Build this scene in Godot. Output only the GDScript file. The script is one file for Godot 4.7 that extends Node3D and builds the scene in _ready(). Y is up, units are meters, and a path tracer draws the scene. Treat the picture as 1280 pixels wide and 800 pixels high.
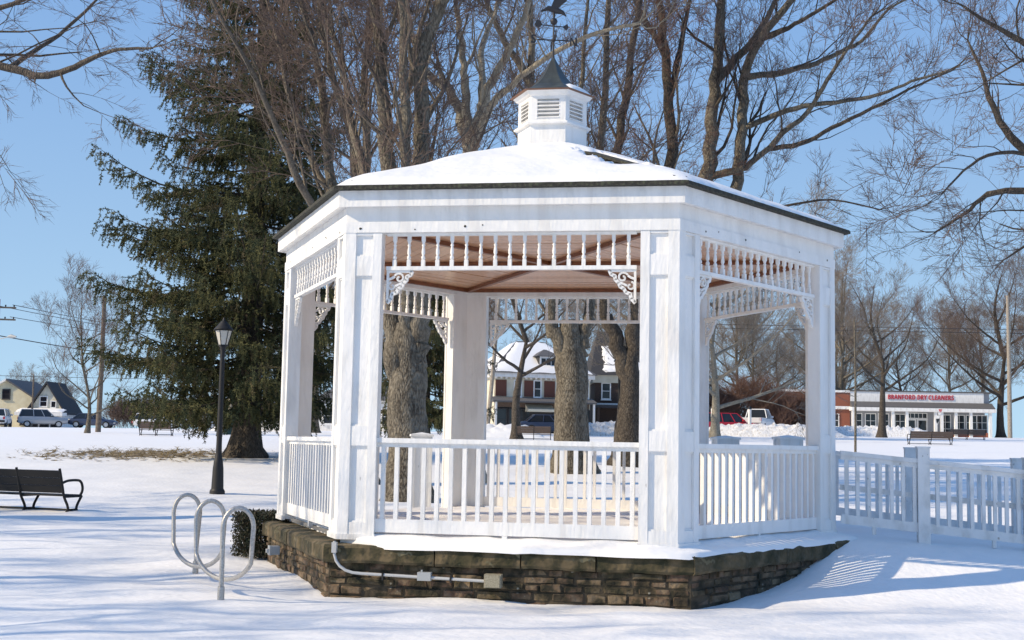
extends Node3D

const PHI := 0.15132   # turn of the hexagon
const RP := 3.2        # radius to the outer corner of the posts
var M := {}
var used := {}
var SP := []           # twig sprays
var nz := FastNoiseLite.new()

# ---------------------------------------------------------------- mesh building
class MB:
	var v := PackedVector3Array()
	var n := PackedVector3Array()
	var c := PackedColorArray()
	var ix := PackedInt32Array()
	var col := Color.WHITE
	func tri(a: Vector3, b: Vector3, d: Vector3) -> void:   # counter-clockwise from outside
		var nn := (b - a).cross(d - a).normalized()
		var k := v.size()
		v.append(a); v.append(b); v.append(d)
		for j in 3: n.append(nn); c.append(col)
		ix.append(k); ix.append(k + 2); ix.append(k + 1)
	func quad(a: Vector3, b: Vector3, d: Vector3, e: Vector3) -> void:
		var nn := (b - a).cross(e - a).normalized()
		if nn.length_squared() < 0.1: nn = (d - b).cross(e - b).normalized()
		var k := v.size()
		v.append(a); v.append(b); v.append(d); v.append(e)
		for j in 4: n.append(nn); c.append(col)
		for j in [0, 2, 1, 0, 3, 2]: ix.append(k + j)
	func hexa(p: Array) -> void:   # 8 corners: bottom 0-3 counter-clockwise from above, top 4-7
		quad(p[3], p[2], p[1], p[0]); quad(p[4], p[5], p[6], p[7])
		for j in 4:
			var q := (j + 1) % 4
			quad(p[j], p[q], p[q + 4], p[j + 4])
	func box(o: Vector3, s: Vector3, b := Basis.IDENTITY) -> void:
		var h := s / 2
		var p := []
		for y in [-h.y, h.y]:
			p.append(o + b * Vector3(-h.x, y, h.z)); p.append(o + b * Vector3(h.x, y, h.z))
			p.append(o + b * Vector3(h.x, y, -h.z)); p.append(o + b * Vector3(-h.x, y, -h.z))
		hexa(p)
	func box2(a: Vector3, b: Vector3) -> void: box((a + b) / 2, (b - a).abs())
	func beam(a: Vector3, b: Vector3, w: float, d: float, up := Vector3.UP) -> void:   # bar from a to b
		var z := (b - a).normalized()
		if absf(z.dot(up)) > 0.99: up = Vector3.RIGHT
		var x := up.cross(z).normalized()
		box((a + b) / 2, Vector3(w, d, (b - a).length()), Basis(x, z.cross(x), z))
	func prism(poly: Array, y0: float, y1: float) -> void:   # poly in (x, z)
		var p := PackedVector2Array(poly)
		var ar := 0.0
		for j in p.size(): ar += p[j].cross(p[(j + 1) % p.size()])
		if ar > 0: p.reverse()   # x right, z towards us: counter-clockwise from above
		for j in p.size():
			var a := p[j]
			var b := p[(j + 1) % p.size()]
			quad(Vector3(a.x, y0, a.y), Vector3(b.x, y0, b.y), Vector3(b.x, y1, b.y), Vector3(a.x, y1, a.y))
		var t := Geometry2D.triangulate_polygon(p)
		for j in range(0, t.size(), 3):
			var q := [p[t[j]], p[t[j + 1]], p[t[j + 2]]]
			if (q[1] - q[0]).cross(q[2] - q[0]) > 0: q = [q[0], q[2], q[1]]
			tri(Vector3(q[0].x, y1, q[0].y), Vector3(q[1].x, y1, q[1].y), Vector3(q[2].x, y1, q[2].y))
			tri(Vector3(q[0].x, y0, q[0].y), Vector3(q[2].x, y0, q[2].y), Vector3(q[1].x, y0, q[1].y))
	func slab(poly: Array, z0: float, z1: float) -> void:   # poly in (x, y), thick along z
		var p := PackedVector2Array(poly)
		var ar := 0.0
		for j in p.size(): ar += p[j].cross(p[(j + 1) % p.size()])
		if ar < 0: p.reverse()
		for j in p.size():
			var a := p[j]
			var b := p[(j + 1) % p.size()]
			quad(Vector3(a.x, a.y, z1), Vector3(a.x, a.y, z0), Vector3(b.x, b.y, z0), Vector3(b.x, b.y, z1))
		var t := Geometry2D.triangulate_polygon(p)
		for j in range(0, t.size(), 3):
			var q := [p[t[j]], p[t[j + 1]], p[t[j + 2]]]
			if (q[1] - q[0]).cross(q[2] - q[0]) < 0: q = [q[0], q[2], q[1]]
			tri(Vector3(q[0].x, q[0].y, z1), Vector3(q[1].x, q[1].y, z1), Vector3(q[2].x, q[2].y, z1))
			tri(Vector3(q[0].x, q[0].y, z0), Vector3(q[2].x, q[2].y, z0), Vector3(q[1].x, q[1].y, z0))
	func tube(pts: Array, rad: Array, sides := 6, cap := true, rough := 0.0, ns: FastNoiseLite = null) -> void:
		var k := v.size()
		var m := pts.size()
		var side := Vector3.RIGHT
		for j in m:
			var t: Vector3 = pts[mini(j + 1, m - 1)] - pts[maxi(j - 1, 0)]
			t = t.normalized()
			side = side - t * side.dot(t)
			if side.length_squared() < 0.01: side = t.cross(Vector3.FORWARD)
			side = side.normalized()
			var o2 := t.cross(side)
			for s in sides:
				var an := TAU * s / sides
				var d := side * cos(an) + o2 * sin(an)
				var r: float = rad[j]
				if ns:
					var q: Vector3 = pts[j] + d * r
					r *= 1.0 + rough * ns.get_noise_3d(q.x * 9.0, q.y * 1.6, q.z * 9.0) + rough * 0.8 * ns.get_noise_3d(q.x * 2.0, q.y * 1.2 + 40.0, q.z * 2.0)
				v.append(pts[j] + d * r); n.append(d); c.append(col)
		for j in m - 1:
			for s in sides:
				var a := k + j * sides + s
				var b := k + j * sides + (s + 1) % sides
				ix.append(a); ix.append(a + sides); ix.append(b)
				ix.append(b); ix.append(a + sides); ix.append(b + sides)
		if cap:
			for e in [0, m - 1]:
				var w: int = v.size()
				v.append(pts[e]); n.append((pts[e] - pts[1 if e == 0 else m - 2]).normalized()); c.append(col)
				for s in sides:
					var a: int = k + e * sides + s
					var b: int = k + e * sides + (s + 1) % sides
					if e == 0: ix.append(w); ix.append(a); ix.append(b)
					else: ix.append(w); ix.append(b); ix.append(a)
	func lathe(prof: Array, sides := 12, o := Vector3.ZERO, turn := 0.0, flat := false) -> void:   # (r, y) from bottom to top
		if flat:
			for j in prof.size() - 1:
				for s in sides:
					var a0 := TAU * s / sides + turn
					var a1 := TAU * (s + 1) / sides + turn
					var p: Vector2 = prof[j]
					var q: Vector2 = prof[j + 1]
					var A := o + Vector3(cos(a0) * p.x, p.y, sin(a0) * p.x)
					var B := o + Vector3(cos(a1) * p.x, p.y, sin(a1) * p.x)
					var C := o + Vector3(cos(a1) * q.x, q.y, sin(a1) * q.x)
					var D := o + Vector3(cos(a0) * q.x, q.y, sin(a0) * q.x)
					if q.x < 0.0005: tri(B, A, D)
					elif p.x < 0.0005: tri(A, D, C)
					else: quad(B, A, D, C)
			return
		var k := v.size()
		for j in prof.size():
			var p: Vector2 = prof[j]
			var d: Vector2 = prof[mini(j + 1, prof.size() - 1)] - prof[maxi(j - 1, 0)]
			var nn := Vector2(d.y, -d.x).normalized()
			for s in sides:
				var an := TAU * s / sides + turn
				v.append(o + Vector3(cos(an) * p.x, p.y, sin(an) * p.x))
				n.append(Vector3(cos(an) * nn.x, nn.y, sin(an) * nn.x)); c.append(col)
		for j in prof.size() - 1:
			for s in sides:
				var a := k + j * sides + s
				var b := k + j * sides + (s + 1) % sides
				ix.append(a); ix.append(b); ix.append(a + sides)
				ix.append(b); ix.append(b + sides); ix.append(a + sides)
	func grid(pts: Array, nu: int, closed := false) -> void:   # rows of nu points, smooth
		var k := v.size()
		var rows := pts.size() / nu
		for j in rows:
			for u in nu:
				var a: Vector3 = pts[j * nu + ((u + 1) % nu if closed else mini(u + 1, nu - 1))] - pts[j * nu + ((u + nu - 1) % nu if closed else maxi(u - 1, 0))]
				var b: Vector3 = pts[mini(j + 1, rows - 1) * nu + u] - pts[maxi(j - 1, 0) * nu + u]
				v.append(pts[j * nu + u]); n.append(b.cross(a).normalized() if a.cross(b).length_squared() > 1e-14 else Vector3.UP); c.append(col)
		for j in rows - 1:
			for u in (nu if closed else nu - 1):
				var a := k + j * nu + u
				var b := k + j * nu + (u + 1) % nu
				ix.append(a); ix.append(b); ix.append(a + nu)
				ix.append(b); ix.append(b + nu); ix.append(a + nu)
	func mesh() -> ArrayMesh:
		var arr := []
		arr.resize(Mesh.ARRAY_MAX)
		arr[Mesh.ARRAY_VERTEX] = v; arr[Mesh.ARRAY_NORMAL] = n; arr[Mesh.ARRAY_COLOR] = c; arr[Mesh.ARRAY_INDEX] = ix
		var m := ArrayMesh.new()
		m.add_surface_from_arrays(Mesh.PRIMITIVE_TRIANGLES, arr)
		return m

# ---------------------------------------------------------------- scene helpers
func numbered(called: String) -> String:
	used[called] = used.get(called, -1) + 1
	return called if used[called] == 0 else "%s_%03d" % [called, used[called]]
func tag(o: Node, label: String, category: String, group := "", kind := ""):
	o.set_meta("label", label)
	if category: o.set_meta("category", category)
	if group: o.set_meta("group", group)
	if kind: o.set_meta("kind", kind)
	return o
func thing(called: String, label: String, category: String, at := Vector3.ZERO, turn := 0.0, group := "") -> Node3D:
	var o := Node3D.new()
	o.name = numbered(called); add_child(o)
	o.position = at; o.rotation.y = turn
	tag(o, label, category, group)
	return o
func mi(called: String, mesh: Mesh, m: Material, parent: Node = null, xf := Transform3D.IDENTITY) -> MeshInstance3D:
	var o := MeshInstance3D.new()
	o.mesh = mesh; o.material_override = m; o.transform = xf
	o.name = numbered(called) if parent == null else called
	(self if parent == null else parent).add_child(o, true)
	return o
func part(called: String, parent: Node, xf := Transform3D.IDENTITY) -> Node3D:
	var o := Node3D.new()
	o.name = called; o.transform = xf; parent.add_child(o, true)
	return o
func bx(a: Vector3, b: Vector3) -> ArrayMesh:
	var m := MB.new()
	m.box2(a, b)
	return m.mesh()
func structure(called: String, mesh: Mesh, m: Material, label := "") -> MeshInstance3D:
	var o := mi(called, mesh, m)
	o.set_meta("kind", "structure")
	if label: o.set_meta("label", label)
	return o
func copy(o: Node3D, at: Vector3, turn: float, label := "", sc := 1.0) -> Node3D:
	var r: Node3D = o.duplicate()
	var base := String(o.name).rstrip("0123456789").trim_suffix("_")
	r.name = numbered(base); add_child(r)
	r.position = at; r.rotation.y = turn; r.scale = Vector3.ONE * sc
	if label: r.set_meta("label", label)
	return r
func many(called: String, mesh: Mesh, m: Material, parent: Node, xs: Array, cols: Array = []) -> MultiMeshInstance3D:
	var mm := MultiMesh.new()
	mm.transform_format = MultiMesh.TRANSFORM_3D
	mm.use_colors = cols.size() > 0
	mm.mesh = mesh; mm.instance_count = xs.size()
	for j in xs.size():
		mm.set_instance_transform(j, xs[j])
		if cols.size(): mm.set_instance_color(j, cols[j])
	var o := MultiMeshInstance3D.new()
	o.multimesh = mm; o.material_override = m; o.name = called
	o.set_meta("kind", "stuff")
	parent.add_child(o, true)
	return o
func rngs(s: int) -> RandomNumberGenerator:
	var r := RandomNumberGenerator.new()
	r.seed = s
	return r

# ---------------------------------------------------------------- materials
func lin(r: float, g: float, b: float) -> Color: return Color(r, g, b).linear_to_srgb()
func pm(col: Color, rough := 0.8, metal := 0.0) -> StandardMaterial3D:
	var m := StandardMaterial3D.new()
	m.albedo_color = col; m.roughness = rough; m.metallic = metal
	return m
func noise(s: int, f: float, oct := 4, size := 256) -> Image:
	var g := FastNoiseLite.new()
	g.seed = s; g.noise_type = FastNoiseLite.TYPE_SIMPLEX_SMOOTH; g.frequency = f
	g.fractal_octaves = oct; g.fractal_type = FastNoiseLite.FRACTAL_FBM
	return g.get_seamless_image(size, size)
func ramp(im: Image, stops: Array, spots: Image = null, cut := 0.8, spot := Color.BLACK) -> ImageTexture:   # stops: [[t, Color(linear)], ...]
	var w := im.get_width()
	var out := Image.create(w, w, true, Image.FORMAT_RGB8)
	for y in w:
		for x in w:
			var t := im.get_pixel(x, y).r
			var cc: Color = stops[0][1]
			for j in stops.size() - 1:
				if t >= stops[j][0]: cc = (stops[j][1] as Color).lerp(stops[j + 1][1], clampf((t - stops[j][0]) / (stops[j + 1][0] - stops[j][0]), 0, 1))
			if spots:
				var q := spots.get_pixel(x, y).r
				if q > cut: cc = cc.lerp(spot, clampf((q - cut) / 0.05, 0, 1))
			out.set_pixel(x, y, cc.linear_to_srgb())
	out.generate_mipmaps()
	return ImageTexture.create_from_image(out)
func normals(im: Image, strength: float) -> ImageTexture:
	var q: Image = im.duplicate()
	q.convert(Image.FORMAT_RGB8)
	q.bump_map_to_normal_map(strength)
	return ImageTexture.create_from_image(q)
func tm(tex: Texture2D, scale: Vector3, rough := 0.8, nrm: Texture2D = null, depth := 1.0, world := true) -> StandardMaterial3D:
	var m := pm(Color.WHITE, rough)
	m.albedo_texture = tex
	m.uv1_triplanar = true; m.uv1_world_triplanar = world; m.uv1_scale = scale
	if nrm: m.normal_enabled = true; m.normal_texture = nrm; m.normal_scale = depth
	return m
func make_materials() -> void:
	var coarse := noise(3, 0.012, 5)
	var fine := noise(7, 0.05, 4)
	var chips := noise(11, 0.035, 3)
	var L := func(r, g, b): return Color(r, g, b)
	var nf := normals(fine, 3.0)
	var nc := normals(coarse, 6.0)
	var white := ramp(coarse, [[0.22, L.call(.71, .70, .675)], [0.42, L.call(.785, .78, .76)], [0.6, L.call(.81, .805, .79)], [1.0, L.call(.83, .825, .81)]], chips, 0.95, L.call(.36, .34, .31))
	M.white = tm(white, Vector3(1.5, .28, 1.5), .55, nf, .35)
	var white2 := ramp(coarse, [[0.2, L.call(.60, .60, .58)], [0.5, L.call(.74, .74, .73)], [1.0, L.call(.80, .80, .79)]], chips, 0.90, L.call(.34, .33, .30))
	M.old_white = tm(white2, Vector3(1.1, .6, 1.1), .6, nf, .3)
	var snow := ramp(coarse, [[0.0, L.call(.85, .845, .835)], [1.0, L.call(.90, .895, .885)]])
	M.snow = tm(snow, Vector3(.6, .6, .6), .55, nf, .3)
	M.roof_snow = tm(snow, Vector3(.5, .5, .5), .55, nf, .3)
	M.plowed = tm(ramp(fine, [[0.2, L.call(.50, .46, .40)], [0.42, L.call(.74, .73, .71)], [.8, L.call(.86, .86, .86)]]), Vector3(.4, .4, .4), .7, nf, .8)
	var bk := []
	var patchy := noise(29, 0.022, 5)
	for q in [[.125, .08, .05], [.095, .06, .038], [.16, .105, .062], [.08, .06, .034], [.115, .068, .045], [.19, .135, .08]]:
		var a := Color(q[0], q[1], q[2])
		bk.append(tm(ramp(patchy, [[0.25, L.call(.014, .014, .008)], [0.42, a.lerp(L.call(.022, .025, .010), .72)], [0.56, a], [.8, a.lerp(L.call(.26, .22, .15), .4)]], chips, .86, L.call(.3, .29, .24)), Vector3(.85, .85, .85), .95, nf, 1.2))
	M.bricks = bk
	M.mortar = tm(ramp(patchy, [[0.3, L.call(.014, .014, .008)], [.6, L.call(.075, .058, .038)]]), Vector3(.85, .85, .85), .95, nf, .8)
	M.cap = [tm(ramp(patchy, [[0.28, L.call(.026, .027, .011)], [.48, L.call(.062, .052, .026)], [.7, L.call(.14, .105, .058)]], chips, .80, L.call(.16, .145, .09)), Vector3(.6, .6, .6), .95, nf, 1.2),
		tm(ramp(patchy, [[0.3, L.call(.022, .024, .01)], [.5, L.call(.062, .052, .027)], [.75, L.call(.13, .10, .058)]]), Vector3(.6, .6, .6), .95, nf, 1.2)]
	var wood := []
	for q in [[.60, .33, .185], [.54, .285, .155], [.64, .37, .215], [.57, .31, .17]]:
		var a := Color(q[0], q[1], q[2])
		wood.append(tm(ramp(fine, [[0.2, a * .75], [.6, a], [.9, a.lerp(L.call(.5, .28, .15), .4)]]), Vector3(1, 1, 1), .30, nf, .12))
	M.ceiling = wood
	M.rib = tm(ramp(fine, [[0.2, L.call(.13, .045, .018)], [.8, L.call(.24, .085, .035)]]), Vector3(1, 1, 1), .5)
	M.shingle = tm(ramp(fine, [[0.25, L.call(.02, .021, .018)], [.55, L.call(.045, .042, .035)], [.8, L.call(.07, .08, .05)]]), Vector3(1.5, 1.5, 1.5), .95, nf, .8)
	M.deck = tm(ramp(coarse, [[0.2, L.call(.25, .25, .25)], [.8, L.call(.38, .38, .38)]]), Vector3(1, 1, 1), .8)
	M.copper = tm(ramp(coarse, [[0.2, L.call(.03, .034, .031)], [.6, L.call(.05, .056, .05)], [.9, L.call(.075, .088, .075)]]), Vector3(1.5, .7, 1.5), .45, nf, .2)
	M.copper_edge = pm(lin(.16, .075, .04), .55)
	M.black = pm(lin(.008, .008, .009), .6)
	M.vane = pm(lin(.018, .018, .022), .5)
	M.steel = tm(ramp(fine, [[0.2, L.call(.30, .29, .27)], [.6, L.call(.46, .45, .43)]]), Vector3(3, 3, 3), .42, nf, .2)
	M.steel.metallic = .55
	M.conduit = pm(lin(.45, .46, .46), .5)
	M.box_grey = pm(lin(.36, .38, .39), .5)
	M.box_tan = tm(ramp(fine, [[.2, L.call(.22, .20, .14)], [.7, L.call(.34, .31, .23)]]), Vector3(4, 4, 4), .7)
	var bark := noise(21, 0.03, 5, 512)
	var broad := noise(23, 0.006, 3, 512)
	for y in 512:      # furrows and larger patches together
		for x in 512:
			var q := bark.get_pixel(x, y).r
			q = clampf(1.0 - 2.1 * absf(q - .5), 0, 1) * .62 + q * .2 + broad.get_pixel(x, y).r * .22
			bark.set_pixel(x, y, Color(q, q, q))
	var nb := normals(bark, 10.0)
	M.bark = tm(ramp(bark, [[.45, L.call(.24, .215, .17)], [.62, L.call(.17, .15, .115)], [.74, L.call(.095, .08, .06)], [.86, L.call(.035, .028, .021)]]), Vector3(1.05, .24, 1.05), .95, nb, 1.6)
	M.bark_pale = tm(ramp(bark, [[.45, L.call(.36, .33, .265)], [.68, L.call(.27, .24, .19)], [.9, L.call(.12, .105, .08)]]), Vector3(.8, .4, .8), .9, nb, .7)
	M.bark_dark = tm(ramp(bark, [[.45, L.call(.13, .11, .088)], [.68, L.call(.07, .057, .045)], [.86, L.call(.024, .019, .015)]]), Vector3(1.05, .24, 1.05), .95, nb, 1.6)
	M.branch = tm(ramp(bark, [[.45, L.call(.22, .19, .15)], [.68, L.call(.14, .118, .092)], [.88, L.call(.07, .057, .045)]]), Vector3(.9, .5, .9), .95, nb, .6)
	M.twig = pm(lin(.135, .098, .082), .9)
	M.twig_pale = pm(lin(.21, .175, .14), .9)
	M.twig_red = pm(lin(.15, .085, .062), .9)
	var sp := pm(Color.WHITE, .85)
	sp.vertex_color_use_as_albedo = true
	M.vertex = sp
	M.leafy = pm(Color.WHITE, .7)
	M.leafy.vertex_color_use_as_albedo = true
	M.glass_dark = pm(lin(.02, .024, .03), .06)
	M.glass_pane = pm(Color(.75, .85, .9, .25), .03)
	M.glass_pane.transparency = BaseMaterial3D.TRANSPARENCY_ALPHA
	M.frost = pm(lin(.62, .60, .55), .35)
	M.frost.backlight_enabled = true; M.frost.backlight = Color(.7, .68, .6)
	M.rubber = pm(lin(.02, .02, .02), .85)
	M.alloy = pm(lin(.45, .45, .46), .35, .7)
	M.pole = tm(ramp(fine, [[.2, L.call(.09, .07, .055)], [.7, L.call(.2, .165, .13)]]), Vector3(1.5, .3, 1.5), .95)
	M.pole_pale = tm(ramp(fine, [[.2, L.call(.2, .17, .14)], [.7, L.call(.36, .32, .27)]]), Vector3(1.5, .3, 1.5), .95)
	M.cream = tm(ramp(coarse, [[.2, L.call(.60, .55, .42)], [.8, L.call(.70, .66, .54)]]), Vector3(.3, .3, .3), .8)
	M.yellow = tm(ramp(coarse, [[.2, L.call(.62, .56, .38)], [.8, L.call(.70, .65, .47)]]), Vector3(.3, .3, .3), .8)
	M.far_white = M.white
	M.brown_wall = tm(ramp(fine, [[.2, L.call(.045, .032, .026)], [.8, L.call(.09, .06, .048)]]), Vector3(.8, .8, .8), .9)
	M.shutter = pm(lin(.13, .045, .028), .7)
	M.red_brick = tm(ramp(fine, [[.2, L.call(.19, .062, .038)], [.8, L.call(.33, .12, .075)]]), Vector3(.9, 2.4, .9), .9)
	M.grey_roof = tm(ramp(fine, [[.2, L.call(.07, .07, .075)], [.8, L.call(.14, .14, .145)]]), Vector3(.8, .8, .8), .9)
	M.dark_roof = tm(ramp(fine, [[.2, L.call(.025, .026, .03)], [.8, L.call(.055, .055, .06)]]), Vector3(.8, .8, .8), .9)
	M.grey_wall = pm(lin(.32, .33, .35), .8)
	M.red_sign = pm(lin(.50, .035, .05), .5)
	M.awning = pm(lin(.66, .62, .50), .8)
	M.bench_wood = tm(ramp(fine, [[.2, L.call(.09, .06, .045)], [.8, L.call(.17, .12, .09)]]), Vector3(2, 2, 2), .8)
	M.bench_black = pm(lin(.007, .0065, .006), .7)
	M.green_bin = pm(lin(.015, .05, .04), .5)
	M.wire = pm(lin(.03, .03, .035), .7)
	M.soil = pm(Color.WHITE, .95)
	M.soil.vertex_color_use_as_albedo = true

# ---------------------------------------------------------------- terrain
func ss(a: float, b: float, x: float) -> float:
	var t := clampf((x - a) / (b - a), 0, 1)
	return t * t * (3 - 2 * t)
func gh(x: float, z: float) -> float:   # height of the snow
	var D := 14.78 - z
	var q := (D - 19.0) / 2.0
	var s := 2.0 * (q if q > 20.0 else log(1.0 + exp(q)))
	var y := 2.9 * (1.0 - exp(-s / 65.0)) + x * 0.0075 * ss(30, 100, D)
	y += 0.43 * ss(1.5, 3.35, x) * ss(2.9, 0.55, z) * ss(-4.6, -2.2, z) * (1.0 - 0.55 * ss(3.6, 8.5, x)) * (1.0 - ss(8.0, 14.0, x))
	var near := 1.0 - ss(30, 70, D)
	y += 0.035 * nz.get_noise_2d(x * 1.1, z * 1.7) * (0.4 + near) + 0.012 * near * nz.get_noise_2d(x * 4.0 + 90, z * 6.5) + 0.004 * near * nz.get_noise_2d(x * 11.0 + 30, z * 13.0)
	# the snow shrinks away a little from the foot of the stone base
	var r := Vector2(x, z).length()
	y -= 0.03 * ss(3.9, 3.4, r) * (1.0 - ss(1.0, 2.5, x))
	return y
func on(x: float, z: float, d := 0.0) -> Vector3: return Vector3(x, gh(x, z) + d, z)
func lines(a: float, b: float, mid: float) -> Array:
	var out := [mid]
	var p := mid
	while p < b: p += maxf(0.16, 0.028 * (absf(p - mid) - 3.0)); out.append(minf(p, b))
	p = mid
	while p > a: p -= maxf(0.16, 0.028 * (absf(p - mid) - 3.0)); out.push_front(maxf(p, a))
	return out
func build_ground() -> void:
	var xs := lines(-420, 420, 0.3)
	var zs := lines(-620, 40, 3.0)
	var m := MB.new()
	var pts := []
	for z in zs:
		for x in xs: pts.append(Vector3(x, gh(x, z), z))
	m.grid(pts, xs.size())
	structure("ground", m.mesh(), M.snow, "snow covered ground of the park")

# ---------------------------------------------------------------- gazebo
func face_frame(k: int, r: float, y := 0.0) -> Transform3D:   # face k seen from outside: x along it, z outwards
	var an := PI - 0.0 + PHI - TAU / 12 - k * TAU / 6
	var nrm := Vector3(cos(an), 0, sin(an))
	return Transform3D(Basis(Vector3.UP.cross(nrm), Vector3.UP, nrm), nrm * r * cos(PI / 6) + Vector3(0, y, 0))
func vertex_frame(k: int, r := 0.0) -> Transform3D:
	var an := PI + PHI - k * TAU / 6
	var nrm := Vector3(cos(an), 0, sin(an))
	return Transform3D(Basis(Vector3.UP.cross(nrm), Vector3.UP, nrm), nrm * r)
func wing(s: float, a: float, b: float, e0: float, e1: float) -> Array:
	var d := Vector2(s * .8660254, -.5)
	var o := Vector2(s * .5, .8660254)
	return [d * a - o * e0, d * b - o * e0, d * b - o * e1, d * a - o * e1]
func chevron(w: float, e0: float, e1: float) -> Array:
	var dl := Vector2(-.8660254, -.5)
	var dr := Vector2(.8660254, -.5)
	var ol := Vector2(-.5, .8660254)
	var orr := Vector2(.5, .8660254)
	return [Vector2(0, -e0 * 1.1547), dr * w - orr * e0, dr * w - orr * e1, Vector2(0, -e1 * 1.1547), dl * w - ol * e1, dl * w - ol * e0]
func pris(poly: Array, y0: float, y1: float) -> ArrayMesh:
	var m := MB.new()
	m.prism(poly, y0, y1)
	return m.mesh()
func hexring(r: float, t: float, y0: float, y1: float) -> ArrayMesh:   # one mitred side, in the frame of face at radius r
	var hw := r / 2
	var k := t * tan(PI / 6)
	return pris([Vector2(-hw, 0), Vector2(hw, 0), Vector2(hw - k, -t), Vector2(-hw + k, -t)], y0, y1)
func ribbon(m: MB, pts: Array, w: float, th: float) -> void:   # flat curved strip in (x, y)
	for j in pts.size() - 1:
		var a: Vector2 = pts[j]
		var b: Vector2 = pts[j + 1]
		var d := (b - a).normalized()
		var o := Vector2(-d.y, d.x) * w / 2
		m.slab([a - o - d * w * .2, b - o + d * w * .2, b + o + d * w * .2, a + o - d * w * .2], -th / 2, th / 2)
func arc(cx: float, cy: float, r0: float, r1: float, a0: float, a1: float, k := 12) -> Array:
	var out := []
	for j in k + 1:
		var t := float(j) / k
		var an := lerpf(a0, a1, t)
		var r := lerpf(r0, r1, t)
		out.append(Vector2(cx + cos(an) * r, cy + sin(an) * r))
	return out
func bracket_mesh() -> ArrayMesh:   # corner at origin, runs to +x and -y
	var m := MB.new()
	m.slab([Vector2(0, 0), Vector2(.25, 0), Vector2(.25, -.022), Vector2(.022, -.022), Vector2(.022, -.31), Vector2(0, -.31)], -.016, .016)
	ribbon(m, [Vector2(.25, -.012), Vector2(.235, -.045), Vector2(.20, -.06), Vector2(.195, -.095), Vector2(.165, -.125), Vector2(.15, -.16), Vector2(.115, -.18), Vector2(.095, -.215), Vector2(.055, -.23), Vector2(.045, -.275), Vector2(.012, -.31)], .032, .032)
	ribbon(m, arc(.125, -.075, .052, .012, 2.6, -4.4, 18), .017, .03)
	ribbon(m, arc(.055, -.155, .042, .012, 1.9, 7.6, 16), .015, .03)
	ribbon(m, [Vector2(.01, -.09), Vector2(.05, -.075), Vector2(.075, -.06)], .02, .03)
	ribbon(m, [Vector2(.16, -.12), Vector2(.12, -.135), Vector2(.09, -.15)], .02, .03)
	return m.mesh()
func hexgrid_point(an: float, f: float) -> Vector2:   # point on a hexagon of radius f at angle an
	var d := fposmod(an - PHI, TAU / 6) - TAU / 12
	var r := f * cos(PI / 6) / cos(d)
	return Vector2(cos(an), sin(an)) * r
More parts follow.
